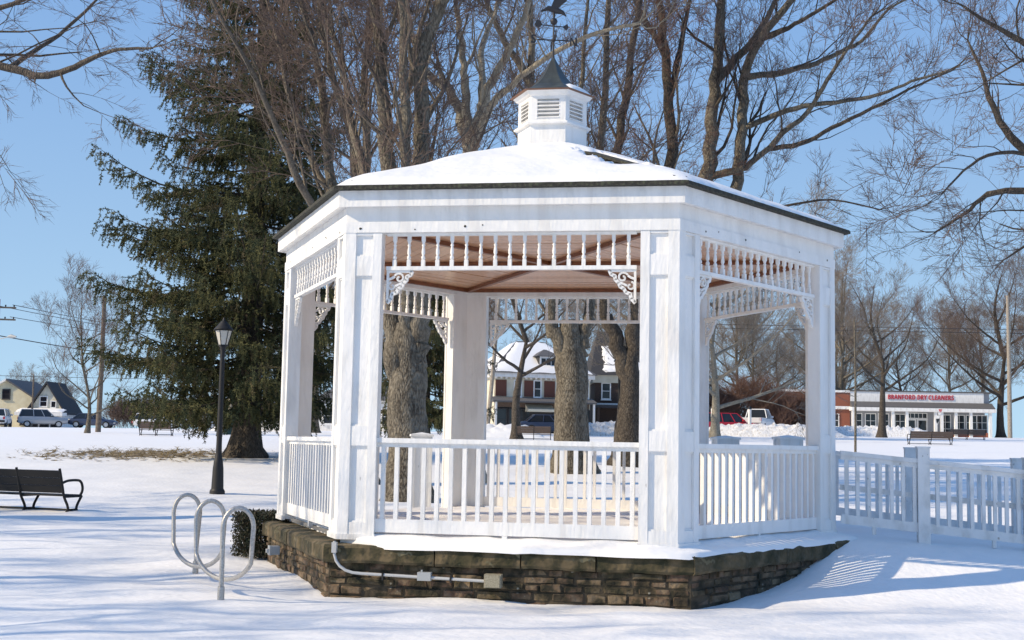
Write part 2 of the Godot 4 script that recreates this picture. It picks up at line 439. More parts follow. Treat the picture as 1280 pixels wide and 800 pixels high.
func build_gazebo() -> void:
	var g := thing("gazebo", "white six-sided wooden gazebo with snowy roof and louvred cupola on a mossy masonry base", "gazebo")
	var r := rngs(5)
	# stone and brick base
	var base := part("foundation", g, Transform3D(Basis.IDENTITY, Vector3(.05, 0, 0)))
	tag(base, "dark mossy rough stone plinth with stone coping", "")
	var hexp := []
	for k in 6:
		var a := PHI + k * TAU / 6
		hexp.append(Vector2(cos(a), sin(a)) * 3.345)
	mi("core", pris(hexp, -.25, .40), M.mortar, base)
	# rough stones in uneven courses
	var rows := [[-.115, -.02], [-.012, .07], [.077, .14], [.147, .205], [.211, .276]]
	for k in 3:
		var ff := face_frame(k, 3.36)
		for row in 5:
			var u := -1.68 + .012
			while u < 1.6:
				var w := minf(r.randf_range(.10, .36), 1.66 - u)
				if 1.66 - u - w < .09: w = 1.66 - u
				var out := r.randf_range(-.014, .012)
				var m := MB.new()
				var p := []
				var y0: float = rows[row][0] + r.randf_range(-.008, .006)
				var y1: float = rows[row][1] + r.randf_range(-.006, .008)
				var mid := r.randf_range(.3, .7)
				var grid := []
				for e in 4:      # a pillowed, chipped face
					for q in 4:
						var fu := [0.0, .08, .92, 1.0][e] as float
						var fv := [0.0, .16, .84, 1.0][q] as float
						var edge := e == 0 or e == 3 or q == 0 or q == 3
						grid.append(Vector3(u + w * fu + r.randf_range(-.006, .006), lerpf(y0, y1, fv) + r.randf_range(-.005, .005), out + (-.03 if edge else r.randf_range(-.004, .006))))
				for e in 3:
					for q in 3: m.quad(grid[e * 4 + q], grid[e * 4 + 4 + q], grid[e * 4 + 5 + q], grid[e * 4 + 1 + q])
				for q in 3:
					m.quad(grid[q] - Vector3(0, 0, .05), grid[q], grid[q + 1], grid[q + 1] - Vector3(0, 0, .05))
					m.quad(grid[12 + q], grid[12 + q] - Vector3(0, 0, .05), grid[13 + q] - Vector3(0, 0, .05), grid[13 + q])
					m.quad(grid[q * 4 + 3], grid[q * 4 + 7], grid[q * 4 + 7] - Vector3(0, 0, .05), grid[q * 4 + 3] - Vector3(0, 0, .05))
				mi("stone", m.mesh(), M.bricks[r.randi() % 6], base, ff)
				u += w + .008
	for k in 6:
		var ff := face_frame(k, 3.42)
		var cuts := [-1.71]
		for j in 3: cuts.append(-1.71 + 3.42 * (j + 1) / 4.0 + r.randf_range(-.25, .25))
		cuts.append(1.71)
		for j in 4:
			var a: float = cuts[j] + (.006 if j else 0.0)
			var b: float = cuts[j + 1] - (.006 if j < 3 else 0.0)
			var m := MB.new()
			var wv := r.randf_range(-.008, .008)
			# coping stone with a rough, broken edge
			var n := 7
			var pts := []
			for e in n + 1:
				var u := lerpf(a, b, float(e) / n)
				var o := wv + .018 * nz.get_noise_2d(u * 14 + k * 31, 5)
				var ys := .012 * nz.get_noise_2d(u * 12 + k * 17, 44)
				var ki := .4 * tan(PI / 6)
				var ui := u
				if j == 0 and e == 0: ui = u + ki
				if j == 3 and e == n: ui = u - ki
				pts.append_array([Vector3(ui, .275, -.4), Vector3(u, .275 + ys, o - .012), Vector3(u, .30 + ys, o + .004), Vector3(u, .415 + ys * .6, o), Vector3(u, .438 + ys * .5, o - .03), Vector3(ui, .445, -.4)])
			for e in n:
				for q in 6:
					m.quad(pts[e * 6 + q], pts[e * 6 + 6 + q], pts[e * 6 + 6 + (q + 1) % 6], pts[e * 6 + (q + 1) % 6])
			for e in [0, n]:
				for q in 4:
					var A: Vector3 = pts[e * 6]
					var B: Vector3 = pts[e * 6 + q + 1]
					var C: Vector3 = pts[e * 6 + q + 2]
					if e == 0: m.tri(A, B, C)
					else: m.tri(A, C, B)
			mi("coping_stone", m.mesh(), M.cap[r.randi() % 2] if k else M.cap[0], base, ff)
	# deck boards and the snow lying on them
	var deck := part("deck", g)
	for j in 44:
		var z0 := -3.08 + j * .14
		var zz := maxf(absf(z0), absf(z0 + .134))
		if zz > 2.68: continue
		var xw := 3.1 - zz * .577
		mi("deck_board", bx(Vector3(-xw, .462, z0), Vector3(xw, .496, z0 + .134)), M.deck, deck, Transform3D(Basis(Vector3.UP, -PHI), Vector3.ZERO))
	var sm := MB.new()
	var pts := []
	var nu := 120
	var rr := [3.46, 3.43, 3.40, 3.34, 3.25, 3.1, 2.8, 2.4, 1.9, 1.4, .9, .4, .02]
	for j in rr.size():
		for u in nu:
			var an := TAU * u / nu
			var lf := ss(2.0, 2.35, an) * ss(4.3, 3.95, an)    # left side is bare towards the edge
			var q := hexgrid_point(an, minf(rr[j], 3.46 - lf * .42 + .05 * nz.get_noise_2d(cos(an) * 30, sin(an) * 30)))
			var th := .045 + .022 * nz.get_noise_2d(q.x * 6, q.y * 6)
			th = maxf(th, .012)
			if j < 3: th = [-.03, .012, .03][j] + .01 * nz.get_noise_2d(q.x * 20, q.y * 20)
			var under := .445 if rr[j] > 3.2 and lf < .5 else .497
			under = lerpf(.497, .445, ss(3.1, 3.3, rr[j]))
			pts.append(Vector3(q.x, under + th, q.y))
	pts.reverse()
	sm.grid(pts, nu, true)
	mi("deck_snow", sm.mesh(), M.roof_snow, g)
	# corner posts
	var core := pris(chevron(.355, .030, .15), .49, 3.47)
	var cb := pris(chevron(.105, 0, .0295), .50, 3.40)
	var stile := [pris(wing(-1, .275, .36, .002, .0295), .502, 3.398), pris(wing(1, .275, .36, .002, .0295), .502, 3.398)]
	var rails := []
	for y in [[.502, .64], [1.36, 1.545], [2.985, 3.175], [3.375, 3.397]]:
		for s in [-1, 1]: rails.append(pris(wing(s, .1055, .2745, .006, .0295), y[0], y[1]))
	var lip := []
	for y in [[.64, .655], [1.345, 1.36], [1.545, 1.56], [2.97, 2.985], [3.175, 3.19]]:
		for s in [-1, 1]: lip.append(pris(wing(s, .1055, .2745, .018, .0295), y[0], y[1]))
	for k in 6:
		var p := part("post", g, vertex_frame(k, RP))
		mi("panel", core, M.white, p)
		mi("corner_board", cb, M.white, p)
		for s in stile: mi("stile", s, M.white, p)
		for q in rails: mi("cross_rail", q, M.white, p)
		for q in lip: mi("moulding", q, M.white, p)
		mi("plinth_block", pris(chevron(.37, -.012, .03), .478, .53), M.white, p)
	# beams, fascia, soffit
	var low := hexring(RP + .006, .165, 3.40, 3.505)
	var upp := hexring(RP - .008, .14, 3.505, 3.652)
	var fas := hexring(3.30, .035, 3.640, 3.795)
	var sof := hexring(3.265, .16, 3.653, 3.67)
	for k in 6:
		mi("beam", low, M.white, g, face_frame(k, RP + .006))
		mi("header_board", upp, M.white, g, face_frame(k, RP - .008))
		mi("fascia_board", fas, M.white, g, face_frame(k, 3.30))
		mi("soffit", sof, M.white, g, face_frame(k, 3.265))
		# nail heads and knots on the boards
		for e in 5:
			var q := MB.new()
			var w := r.randf_range(.007, .013)
			q.lathe([Vector2(w, 0), Vector2(w * .8, .003), Vector2(0, .004)], 7)
			mi("nail_head", q.mesh(), M.shingle, g, face_frame(k, RP + .006) * Transform3D(Basis(Vector3.RIGHT, PI / 2), Vector3(r.randf_range(-1.5, 1.5), r.randf_range(3.42, 3.49), .001)))
	# spindle friezes
	var sp := MB.new()
	sp.box(Vector3(0, .035, 0), Vector3(.036, .07, .036))
	sp.lathe([Vector2(.012, .07), Vector2(.020, .085), Vector2(.020, .10), Vector2(.010, .115), Vector2(.019, .135), Vector2(.017, .165), Vector2(.011, .20), Vector2(.019, .212), Vector2(.011, .224), Vector2(.018, .25)], 10)
	sp.box(Vector3(0, .286, 0), Vector3(.034, .072, .034))
	var spindle := sp.mesh()
	var brk := bracket_mesh()
	for k in 6:
		var fr := part("spindle_frieze", g, face_frame(k, RP - .085))
		var hw := RP / 2 - .40
		mi("rail", bx(Vector3(-hw, 3.042, -.03), Vector3(hw, 3.078, .03)), M.white, fr)
		mi("rail", bx(Vector3(-hw, 3.375, -.026), Vector3(hw, 3.3985, .026)), M.white, fr)
		for j in 17: mi("spindle", spindle, M.white, fr, Transform3D(Basis(Vector3.UP, r.randf_range(-.03, .03)), Vector3(-hw + .075 + j * (hw * 2 - .15) / 16.0, 3.072, 0)))
		mi("bracket", brk, M.white, g, face_frame(k, RP - .085) * Transform3D(Basis.IDENTITY, Vector3(-hw + .002, 3.041, 0)))
		mi("bracket", brk, M.white, g, face_frame(k, RP - .085) * Transform3D(Basis(Vector3.UP, PI), Vector3(hw - .002, 3.041, 0)))
	# railings; the side at the back left is the way in
	var balm := bx(Vector3(-.02, .65, -.02), Vector3(.02, 1.39, .02))
	for k in 6:
		if k == 5: continue
		var ra := part("railing", g, face_frame(k, RP - .085))
		var hw := RP / 2 - .345
		mi("top_rail", bx(Vector3(-hw, 1.392, -.048), Vector3(hw, 1.436, .048)), M.white, ra)
		mi("sub_rail", bx(Vector3(-hw, 1.352, -.019), Vector3(hw, 1.3915, .019)), M.white, ra)
		mi("bottom_rail", bx(Vector3(-hw, .55, -.024), Vector3(hw, .675, .024)), M.white, ra)
		mi("rail_block", bx(Vector3(-.025, .49, -.022), Vector3(.025, .549, .022)), M.white, ra)
		for j in 19: mi("baluster", balm, M.white, ra, Transform3D(Basis(Vector3.UP, r.randf_range(-.06, .06)), Vector3(-hw + .075 + j * (hw * 2 - .15) / 18.0, 0, 0)))
	# flat boarded ceiling with six ribs
	var ce := part("ceiling", g)
	for k in 6:
		var ff := face_frame(k, 0)
		for j in 27:
			var d0 := .05 + j * .1
			var d1 := d0 + .0955
			var w0 := d0 * .57735
			var w1 := d1 * .57735
			var dy := r.randf_range(-.003, .003)
			var m := MB.new()
			m.prism([Vector2(-w0, d0), Vector2(w0, d0), Vector2(w1, d1), Vector2(-w1, d1)], 3.502 + dy, 3.53)
			mi("ceiling_board", m.mesh(), M.ceiling[r.randi() % 4], ce, ff)
	var above := []
	for k in 6:
		var a := PHI + k * TAU / 6
		above.append(Vector2(cos(a), sin(a)) * 3.1)
	mi("backing", pris(above, 3.532, 3.55), M.rib, ce)
	for k in 6:
		mi("rib", bx(Vector3(-.03, 3.455, .0), Vector3(.03, 3.499, 3.02)), M.rib, ce, vertex_frame(k))
	for k in 6:
		mi("edge_trim", hexring(3.02, .06, 3.452, 3.4985), M.rib, ce, face_frame(k, 3.02))
	# roof: shingle skin, edge, snow
	var rf := part("roof", g)
	var rm := MB.new()
	var apex := 4.80
	for k in 6:
		var a := PHI + k * TAU / 6
		var b := a + TAU / 6
		for row in 13:      # courses that step down the slope
			var t0 := row / 13.0
			var t1 := (row + 1) / 13.0
			var R0 := lerpf(3.365, .3, t0)
			var R1 := lerpf(3.365, .3, t1) - .02
			var Y0 := lerpf(3.822, apex, t0) + .014
			var Y1 := lerpf(3.822, apex, t1)
			var A := Vector3(cos(a) * R0, Y0, sin(a) * R0)
			var B := Vector3(cos(b) * R0, Y0, sin(b) * R0)
			rm.quad(B, A, Vector3(cos(a) * R1, Y1, sin(a) * R1), Vector3(cos(b) * R1, Y1, sin(b) * R1))
			rm.quad(B - Vector3(0, .014, 0), A - Vector3(0, .014, 0), A, B)
	mi("shingles", rm.mesh(), M.shingle, rf)
	for k in 6:
		mi("drip_edge", hexring(3.375, .10, 3.797, 3.826), M.shingle, rf, face_frame(k, 3.375))
		mi("hip_cap", bx(Vector3(-.07, -.012, .32), Vector3(.07, .012, 3.36)), M.shingle, rf, vertex_frame(k) * Transform3D(Basis(Vector3.RIGHT, atan2(apex - 3.83, 3.065)), Vector3(0, 4.908, 0)))
	var sn := MB.new()
	var sp2 := []
	var nr := 40
	nu = 240
	for j in nr + 1:
		for u in nu:
			var an := TAU * u / nu + PHI
			var t := pow(float(j) / nr, 1.15)
			var edge := 3.335 + .035 * nz.get_noise_2d(cos(an) * 55, sin(an) * 55) + .02 * nz.get_noise_2d(cos(an) * 160, sin(an) * 160)
			var hipd := absf(fposmod(an - PHI + TAU / 12, TAU / 6) - TAU / 12) # angle off the hip
			var q := hexgrid_point(an, lerpf(edge, .28, t))
			var fr := lerpf(edge, .28, t)
			var y := lerpf(3.836, apex + .012, (3.365 - fr) / 3.065)
			var th := .045 + .032 * nz.get_noise_2d(q.x * 2.2, q.y * 2.2) + .03 * sin(PI * t)
			th *= ss(-.03, .07, t)
			# the wind has bared a length of the hip on the shaded side
			var bare := ss(.17, .06, hipd + .09 * nz.get_noise_2d(q.x * 30, q.y * 30)) * ss(.25, .30, t) * ss(.74, .68, t) * (1.0 if absf(fposmod(an - PHI, TAU) - TAU / 6) < .4 else 0.0)
			th = th * (1.0 - bare) - .05 * bare
			# and thinned it along the sunny left hips
			if absf(fposmod(an - PHI, TAU) - TAU / 2) < .08: th -= .05 * ss(.08, .0, absf(fposmod(an - PHI, TAU) - TAU / 2))
			th -= .012 * ss(.05, 0, hipd)
			if j == 0: th = -.012
			sp2.append(Vector3(q.x, y + th, q.y))
	sp2.reverse()
	sn.grid(sp2, nu, true)
	mi("snow", sn.mesh(), M.roof_snow, rf)
	build_cupola(g)
func build_cupola(g: Node3D) -> void:
	var cu := part("cupola", g)
	var tr := PHI
	var m := MB.new()
	m.lathe([Vector2(.405, 4.62), Vector2(.405, 5.045), Vector2(.0, 5.046)], 6, Vector3.ZERO, tr, true)
	mi("base_box", m.mesh(), M.white, cu)
	m = MB.new()
	m.lathe([Vector2(.40, 5.035), Vector2(.455, 5.04), Vector2(.455, 5.06), Vector2(.40, 5.085), Vector2(.0, 5.0851)], 6, Vector3.ZERO, tr, true)
	mi("ledge", m.mesh(), M.white, cu)
	m = MB.new()
	m.lathe([Vector2(.345, 5.08), Vector2(.345, 5.37)], 6, Vector3.ZERO, tr, true)
	mi("inner_box", m.mesh(), M.white, cu)
	var cp := pris(chevron(.075, 0, .05), 5.08, 5.375)
	var top := hexring(.40, .06, 5.335, 5.376)
	var bot := hexring(.40, .06, 5.083, 5.11)
	for k in 6:
		mi("corner_post", cp, M.white, cu, vertex_frame(k, .402))
		mi("frame_rail", top, M.white, cu, face_frame(k, .40))
		mi("frame_rail", bot, M.white, cu, face_frame(k, .40))
		for j in 5:
			var s := MB.new()
			s.box(Vector3.ZERO, Vector3(.26, .010, .072))
			mi("louvre_slat", s.mesh(), M.white, cu, face_frame(k, .375) * Transform3D(Basis(Vector3.RIGHT, .62), Vector3(0, 5.134 + j * .045, 0)))
	m = MB.new()
	m.lathe([Vector2(.40, 5.37), Vector2(.435, 5.385), Vector2(.47, 5.425), Vector2(.0, 5.4255)], 6, Vector3.ZERO, tr, true)
	mi("cornice", m.mesh(), M.white, cu)
	m = MB.new()
	m.lathe([Vector2(.50, 5.424), Vector2(.505, 5.436)], 6, Vector3.ZERO, tr, true)
	m.lathe([Vector2(0, 5.423), Vector2(.50, 5.424)], 6, Vector3.ZERO, tr, true)
	mi("roof_edge", m.mesh(), M.copper_edge, cu)
	m = MB.new()
	m.lathe([Vector2(.505, 5.436), Vector2(.44, 5.458), Vector2(.36, 5.495), Vector2(.28, 5.548), Vector2(.20, 5.625), Vector2(.13, 5.715), Vector2(.07, 5.82), Vector2(.025, 5.90), Vector2(0, 5.93)], 6, Vector3.ZERO, tr, true)
	var cr := mi("roof", m.mesh(), M.copper, cu)
	tag(cr, "dark flared copper cap", "")
	# a bit of snow left on the shaded side of the copper cap
	m = MB.new()
	var fr := face_frame(2, 0.0)
	var sp := []
	for j in 5:
		for e in 7:
			var q := lerpf(.49, .33, j / 4.0)
			var x := lerpf(-1, 1, e / 6.0) * q * .5 * .8
			var yy := 5.45 + pow((.49 - q) / .16, 1.15) * .085
			var edge := minf(minf(j, 4 - j), minf(e, 6 - e))
			sp.append(fr * Vector3(x, yy + (.022 if edge > 0 else -.012), q * .866))
	sp.reverse()
	m.grid(sp, 7)
	mi("snow", m.mesh(), M.roof_snow, cu)
	# weathervane
	var w := part("weathervane", g)
	m = MB.new()
	m.tube([Vector3(0, 5.88, 0), Vector3(0, 6.48, 0)], [.013, .009], 8)
	m.lathe([Vector2(0, 6.10), Vector2(.028, 6.12), Vector2(.028, 6.14), Vector2(0, 6.16)], 10)
	m.lathe([Vector2(0, 6.305), Vector2(.033, 6.325), Vector2(.046, 6.355), Vector2(.033, 6.385), Vector2(0, 6.405)], 12)
	mi("spindle", m.mesh(), M.vane, w)
	m = MB.new()
	m.tube([Vector3(-.19, 6.13, 0), Vector3(.19, 6.13, 0)], [.008, .008], 6)
	m.tube([Vector3(0, 6.13, -.19), Vector3(0, 6.13, .19)], [.008, .008], 6)
	mi("compass_arms", m.mesh(), M.vane, w, Transform3D(Basis(Vector3.UP, .10), Vector3.ZERO))
	var f := SystemFont.new()
	f.font_names = PackedStringArray(["Droid Sans"])
	f.font_weight = 700
	for e in [["S", Vector3(-.235, 6.09, 0)], ["N", Vector3(.235, 6.07, 0)], ["W", Vector3(0, 6.08, -.235)], ["E", Vector3(0, 6.08, .235)]]:
		var t := TextMesh.new()
		t.text = e[0]; t.font = f; t.font_size = 64; t.pixel_size = .0021; t.depth = .012
		var b := Basis(Vector3.UP, .10)
		mi("letter", t, M.vane, w, Transform3D(b * Basis(Vector3.UP, 0.0 if e[1].z == 0 else PI / 2), b * Vector3(e[1].x, e[1].y + .045, e[1].z)))
	m = MB.new()
	m.tube([Vector3(-.17, 6.315, 0), Vector3(.17, 6.285, 0)], [.007, .007], 6)
	m.slab([Vector2(-.225, 6.32), Vector2(-.20, 6.37), Vector2(-.16, 6.365), Vector2(-.135, 6.315), Vector2(-.17, 6.285), Vector2(-.21, 6.29)], -.01, .01)
	m.slab([Vector2(.10, 6.29), Vector2(.16, 6.325), Vector2(.175, 6.285), Vector2(.15, 6.25)], -.006, .006)
	mi("arrow", m.mesh(), M.vane, w)
	m = MB.new()   # eagle with lifted wings
	m.tube([Vector3(-.12, 6.49, 0), Vector3(-.07, 6.515, 0), Vector3(.02, 6.49, 0), Vector3(.10, 6.465, 0), Vector3(.145, 6.42, 0)], [.012, .032, .042, .026, .006], 8)
	m.tube([Vector3(0, 6.40, 0), Vector3(0, 6.48, 0)], [.012, .02], 6)
	m.slab([Vector2(-.05, 6.51), Vector2(.04, 6.50), Vector2(.10, 6.56), Vector2(.15, 6.60), Vector2(.13, 6.66), Vector2(.10, 6.72), Vector2(.07, 6.66), Vector2(.03, 6.60), Vector2(-.01, 6.56)], .006, .03)
	m.slab([Vector2(-.04, 6.51), Vector2(.03, 6.50), Vector2(.07, 6.58), Vector2(.12, 6.64), Vector2(.09, 6.69), Vector2(.05, 6.75), Vector2(.02, 6.67), Vector2(-.02, 6.58)], -.03, -.008)
	m.tube([Vector3(-.10, 6.495, 0), Vector3(-.145, 6.485, 0), Vector3(-.16, 6.465, 0)], [.02, .014, .003], 6)
	mi("eagle", m.mesh(), M.vane, w)

# ---------------------------------------------------------------- around the gazebo
func newel(label: String, x: float, z: float, y0: float, y1: float, w: float, turn: float, called := "newel_post") -> Node3D:
	var t := thing(called, label, "post", Vector3(x, y0, z), turn, "newel posts around the gazebo")
	var h := y1 - y0
	mi("shaft", bx(Vector3(-w / 2, -.5, -w / 2), Vector3(w / 2, h - .06, w / 2)), M.white, t)
	var m := MB.new()
	m.box(Vector3(0, h - .045, 0), Vector3(w * 1.22, .03, w * 1.22))
	m.lathe([Vector2(w * .86, h - .03), Vector2(.0, h)], 4, Vector3.ZERO, PI / 4, true)
	mi("cap", m.mesh(), M.white, t)
	for k in 4:
		var b := Basis(Vector3.UP, k * PI / 2)
		for s in [-1, 1]: mi("stile", bx(Vector3(s * w * .5 - .02, 0, w / 2), Vector3(s * w * .5 + .02 - s * .018, h - .062, w / 2 + .012)), M.white, t, Transform3D(b, Vector3.ZERO))
	return t
func ramp_railing(label: String, a: Vector3, b: Vector3, posts: Array, hand: bool) -> Node3D:   # a, b: top rail ends
	var dir := b - a
	var flat := Vector3(dir.x, 0, dir.z)
	var L := flat.length()
	var t := thing("ramp_railing", label, "railing", a - Vector3(0, .84, 0), -atan2(dir.z, dir.x), "railings of the ramp")
	var sl := dir.y / L
	var r := rngs(int(a.x * 100))
	var rail := func(called, y, w, h, off):
		var m := MB.new()
		m.beam(Vector3(0, y, off), Vector3(L, y + sl * L, off), w, h)
		mi(called, m.mesh(), M.old_white, t)
	rail.call("top_rail", .815, .09, .045, 0.0)
	rail.call("sub_rail", .765, .035, .05, 0.0)
	rail.call("bottom_rail", .10, .04, .10, 0.0)
	if hand: rail.call("handrail", .44, .045, .06, -.09)
	var bal := bx(Vector3(-.019, 0, -.019), Vector3(.019, .62, .019))
	var n := int(L / .118)
	for j in n:
		var x := (j + .5) * L / n
		var near := false
		for p in posts:
			if absf(x - p) < .09: near = true
		if near: continue
		mi("baluster", bal, M.old_white, t, Transform3D(Basis(Vector3.UP, r.randf_range(-.05, .05)), Vector3(x, .135 + sl * x, 0)))
	for p in posts:
		var po := part("post", t, Transform3D(Basis.IDENTITY, Vector3(p, sl * p, .0)))
		mi("shaft", bx(Vector3(-.062, -.45, -.062), Vector3(.062, .955, .062)), M.old_white, po)
		mi("cap", bx(Vector3(-.07, .955, -.07), Vector3(.07, .975, .07)), M.old_white, po)
	for q in [.35, 1.6]:
		if q < L: mi("rail_foot", bx(Vector3(q - .02, -.03 + sl * q, -.02), Vector3(q + .02, .05 + sl * q, .02)), M.old_white, t)
	return t
func build_surroundings() -> void:
	# railings of the ramp that leaves to the right, its deck under the snow
	ramp_railing("white picket ramp railing that joins the gazebo's corner post", Vector3(3.20, 1.395, .56), Vector3(8.2, .95, 1.10), [.87, 1.98, 3.12, 4.3], true)
	ramp_railing("white picket ramp railing on the far side of the ramp, starting at a newel post", Vector3(3.42, 1.40, -1.35), Vector3(8.4, .97, -.65), [1.05, 2.3, 3.5], false)
	var rd := thing("ramp", "low wooden ramp lying under the snow between its white railings", "ramp", Vector3(3.2, 0, -.2), -.07)
	for j in 35:
		var x := .05 + j * .142
		mi("plank", bx(Vector3(x, .22 - x * .075, -1.0), Vector3(x + .136, .26 - x * .075, .62)), M.deck, rd)
	newel("white capped newel post behind the gazebo beside the big furrowed tree trunk", -1.77, -3.82, .2, 1.535, .27, .15)
	newel("white capped newel post behind the gazebo on the ramp side, farther from the ramp railing", 2.50, -3.22, .2, 1.565, .28, .15)
	newel("white capped newel post behind the gazebo at the start of the far ramp railing", 3.25, -2.62, .2, 1.58, .28, .15)
	# electric conduit along the base
	var c := thing("electrical_conduit", "grey plastic conduit with junction boxes running along the masonry base", "conduit", Vector3(.05, 0, 0))
	var ff := face_frame(1, 3.42)
	var loc := func(px: Vector3): return ff * px
	var path := []
	for p in [[-1.60, .475], [-1.60, .40], [-1.598, .35], [-1.58, .295], [-1.545, .25], [-1.49, .213], [-1.42, .193], [-1.33, .187], [-1.0, .180], [-.72, .173], [-.18, .160]]: path.append(loc.call(Vector3(p[0], p[1], .028)))
	var rad := []
	for p in path: rad.append(.014)
	var m := MB.new()
	m.tube(path, rad, 10)
	mi("pipe", m.mesh(), M.conduit, c)
	mi("fitting", bx(Vector3(-1.622, .37, .006), Vector3(-1.578, .465, .05)), M.conduit, c, ff)
	mi("junction_box", bx(Vector3(-.80, .145, -.01), Vector3(-.675, .22, .055)), M.box_grey, c, ff)
	mi("toggle", bx(Vector3(-.772, .22, .02), Vector3(-.757, .24, .035)), M.box_grey, c, ff)
	mi("outlet_box", bx(Vector3(-.175, .105, -.02), Vector3(-.02, .225, .075)), M.box_tan, c, ff)
	mi("box_cover", bx(Vector3(-.165, .112, .075), Vector3(-.03, .218, .086)), M.box_tan, c, ff)
	for x in [-1.13, -.49]: mi("strap", bx(Vector3(x - .009, .135, -.01), Vector3(x + .009, .20, .046)), M.black, c, ff)
	var fl := face_frame(0, 3.42)
	var lamp := thing("wall_socket", "small grey outdoor socket box on the sunlit end of the masonry base", "socket", fl * Vector3(-.55, .15, 0), 0)
	lamp.rotation.y = atan2(fl.basis.z.x, fl.basis.z.z)
	mi("box", bx(Vector3(-.06, 0, -.04), Vector3(.06, .09, .05)), M.box_grey, lamp)
	mi("lid", bx(Vector3(-.065, -.005, .05), Vector3(.065, .095, .07)), M.box_grey, lamp)
	mi("plug", bx(Vector3(-.02, .02, .07), Vector3(.03, .06, .10)), M.conduit, lamp)
	# clipped hedge at the left corner
	var h := thing("hedge", "low dark clipped evergreen hedge at the corner of the gazebo base", "hedge", Vector3(-3.30, gh(-3.6, -.8), -1.0))
	var r := rngs(31)
	var lm := MB.new()
	var bm := MB.new()
	for j in 150:
		var p := Vector3(r.randf_range(-.36, .42), 0, r.randf_range(-.36, .36))
		var q := Vector3(p.x * 1.05 + r.randf_range(-.06, .06), r.randf_range(.3, .56), p.z * 1.05)
		bm.tube([Vector3(p.x * .4, -.05, p.z * .4), p.lerp(q, .5), q], [.008, .005, .002], 3, false)
	for j in 22000:
		var p := Vector3(r.randf_range(-.42, .46), r.randf_range(.02, .60), r.randf_range(-.42, .42))
		var edge := maxf(maxf(absf(p.x - .02) / .44, absf(p.z) / .42), (p.y) / .60)
		if edge < r.randf_range(.3, .95): continue
		if p.y > .5 + .08 * nz.get_noise_2d(p.x * 40, p.z * 40): p.y -= .06
		var b := Basis.from_euler(Vector3(r.randf_range(-1.5, 1.5), r.randf_range(0, TAU), r.randf_range(-1, 1)))
		var s := r.randf_range(.012, .024)
		var cc := Color(.022, .032, .014).lerp(Color(.085, .055, .03), r.randf() * r.randf())
		lm.col = cc
		lm.quad(p + b * Vector3(-s * .5, 0, 0), p + b * Vector3(0, 0, s), p + b * Vector3(s * .5, 0, 0), p + b * Vector3(0, 0, -s))
	mi("stems", bm.mesh(), M.bark_dark, h)
	var fo := mi("foliage", lm.mesh(), M.leafy, h)
	fo.set_meta("kind", "stuff")
	# bicycle rack: one bent tube in three tall loops
	var k := thing("bicycle_rack", "galvanised looped tube bicycle rack standing in the snow", "bike rack", Vector3(-2.84, gh(-2.84, 3.48), 3.48))
	var near := Vector3(0, 0, 0)
	var far := Vector3(-1.50, .02, -3.05)
	var pp := []
	var rr := []
	var step := (far - near) / 3.0
	var side := Vector3(1.0, 0, .05)
	pp.append(Vector3(0, -.1, 0)); pp.append(Vector3(0, .12, 0))
	# each loop: up on the left, over, down on the right, back under to the next
	var zc := 0.0
	var n := 14
	for l in 3:
		var o := near + step * (l + .0)
		var w := .15
		var cx := .145
		var top := .60
		var bottom := .19
		var lb := o + side * (cx - w)
		if l == 0: pp.append(o + Vector3(.0, .30, 0))
		for e in n + 1:      # top arch, left to right
			var an := PI - PI * e / n
			pp.append(o + step * (.10 * e / n) + side * (cx + cos(an) * w) + Vector3(0, top + sin(an) * w * 1.25, 0))
		if l < 2:
			for e in n + 1:  # bottom arch, right to left, moving on to the next loop
				var an := -PI * e / n
				pp.append(o + step * (.15 + .8 * (e + 0.0) / n) + side * (cx + cos(an) * w) + Vector3(0, bottom + .11 + sin(an) * w * 1.25, 0))
		else:
			var e2 := o + step * .2 + side * (cx + w)
			pp.append(Vector3(e2.x, .25, e2.z)); pp.append(Vector3(e2.x, -.08, e2.z))
	for p in pp: rr.append(.0215)
	m = MB.new()
	m.tube(pp, rr, 10)
	mi("loops", m.mesh(), M.steel, k)
	for p in [pp[0], pp[pp.size() - 1]]:
		m = MB.new()
		m.lathe([Vector2(.031, -.1), Vector2(.031, .105), Vector2(.028, .112), Vector2(.0, .113)], 12, Vector3(p.x, 0, p.z))
		mi("sleeve", m.mesh(), M.steel, k)

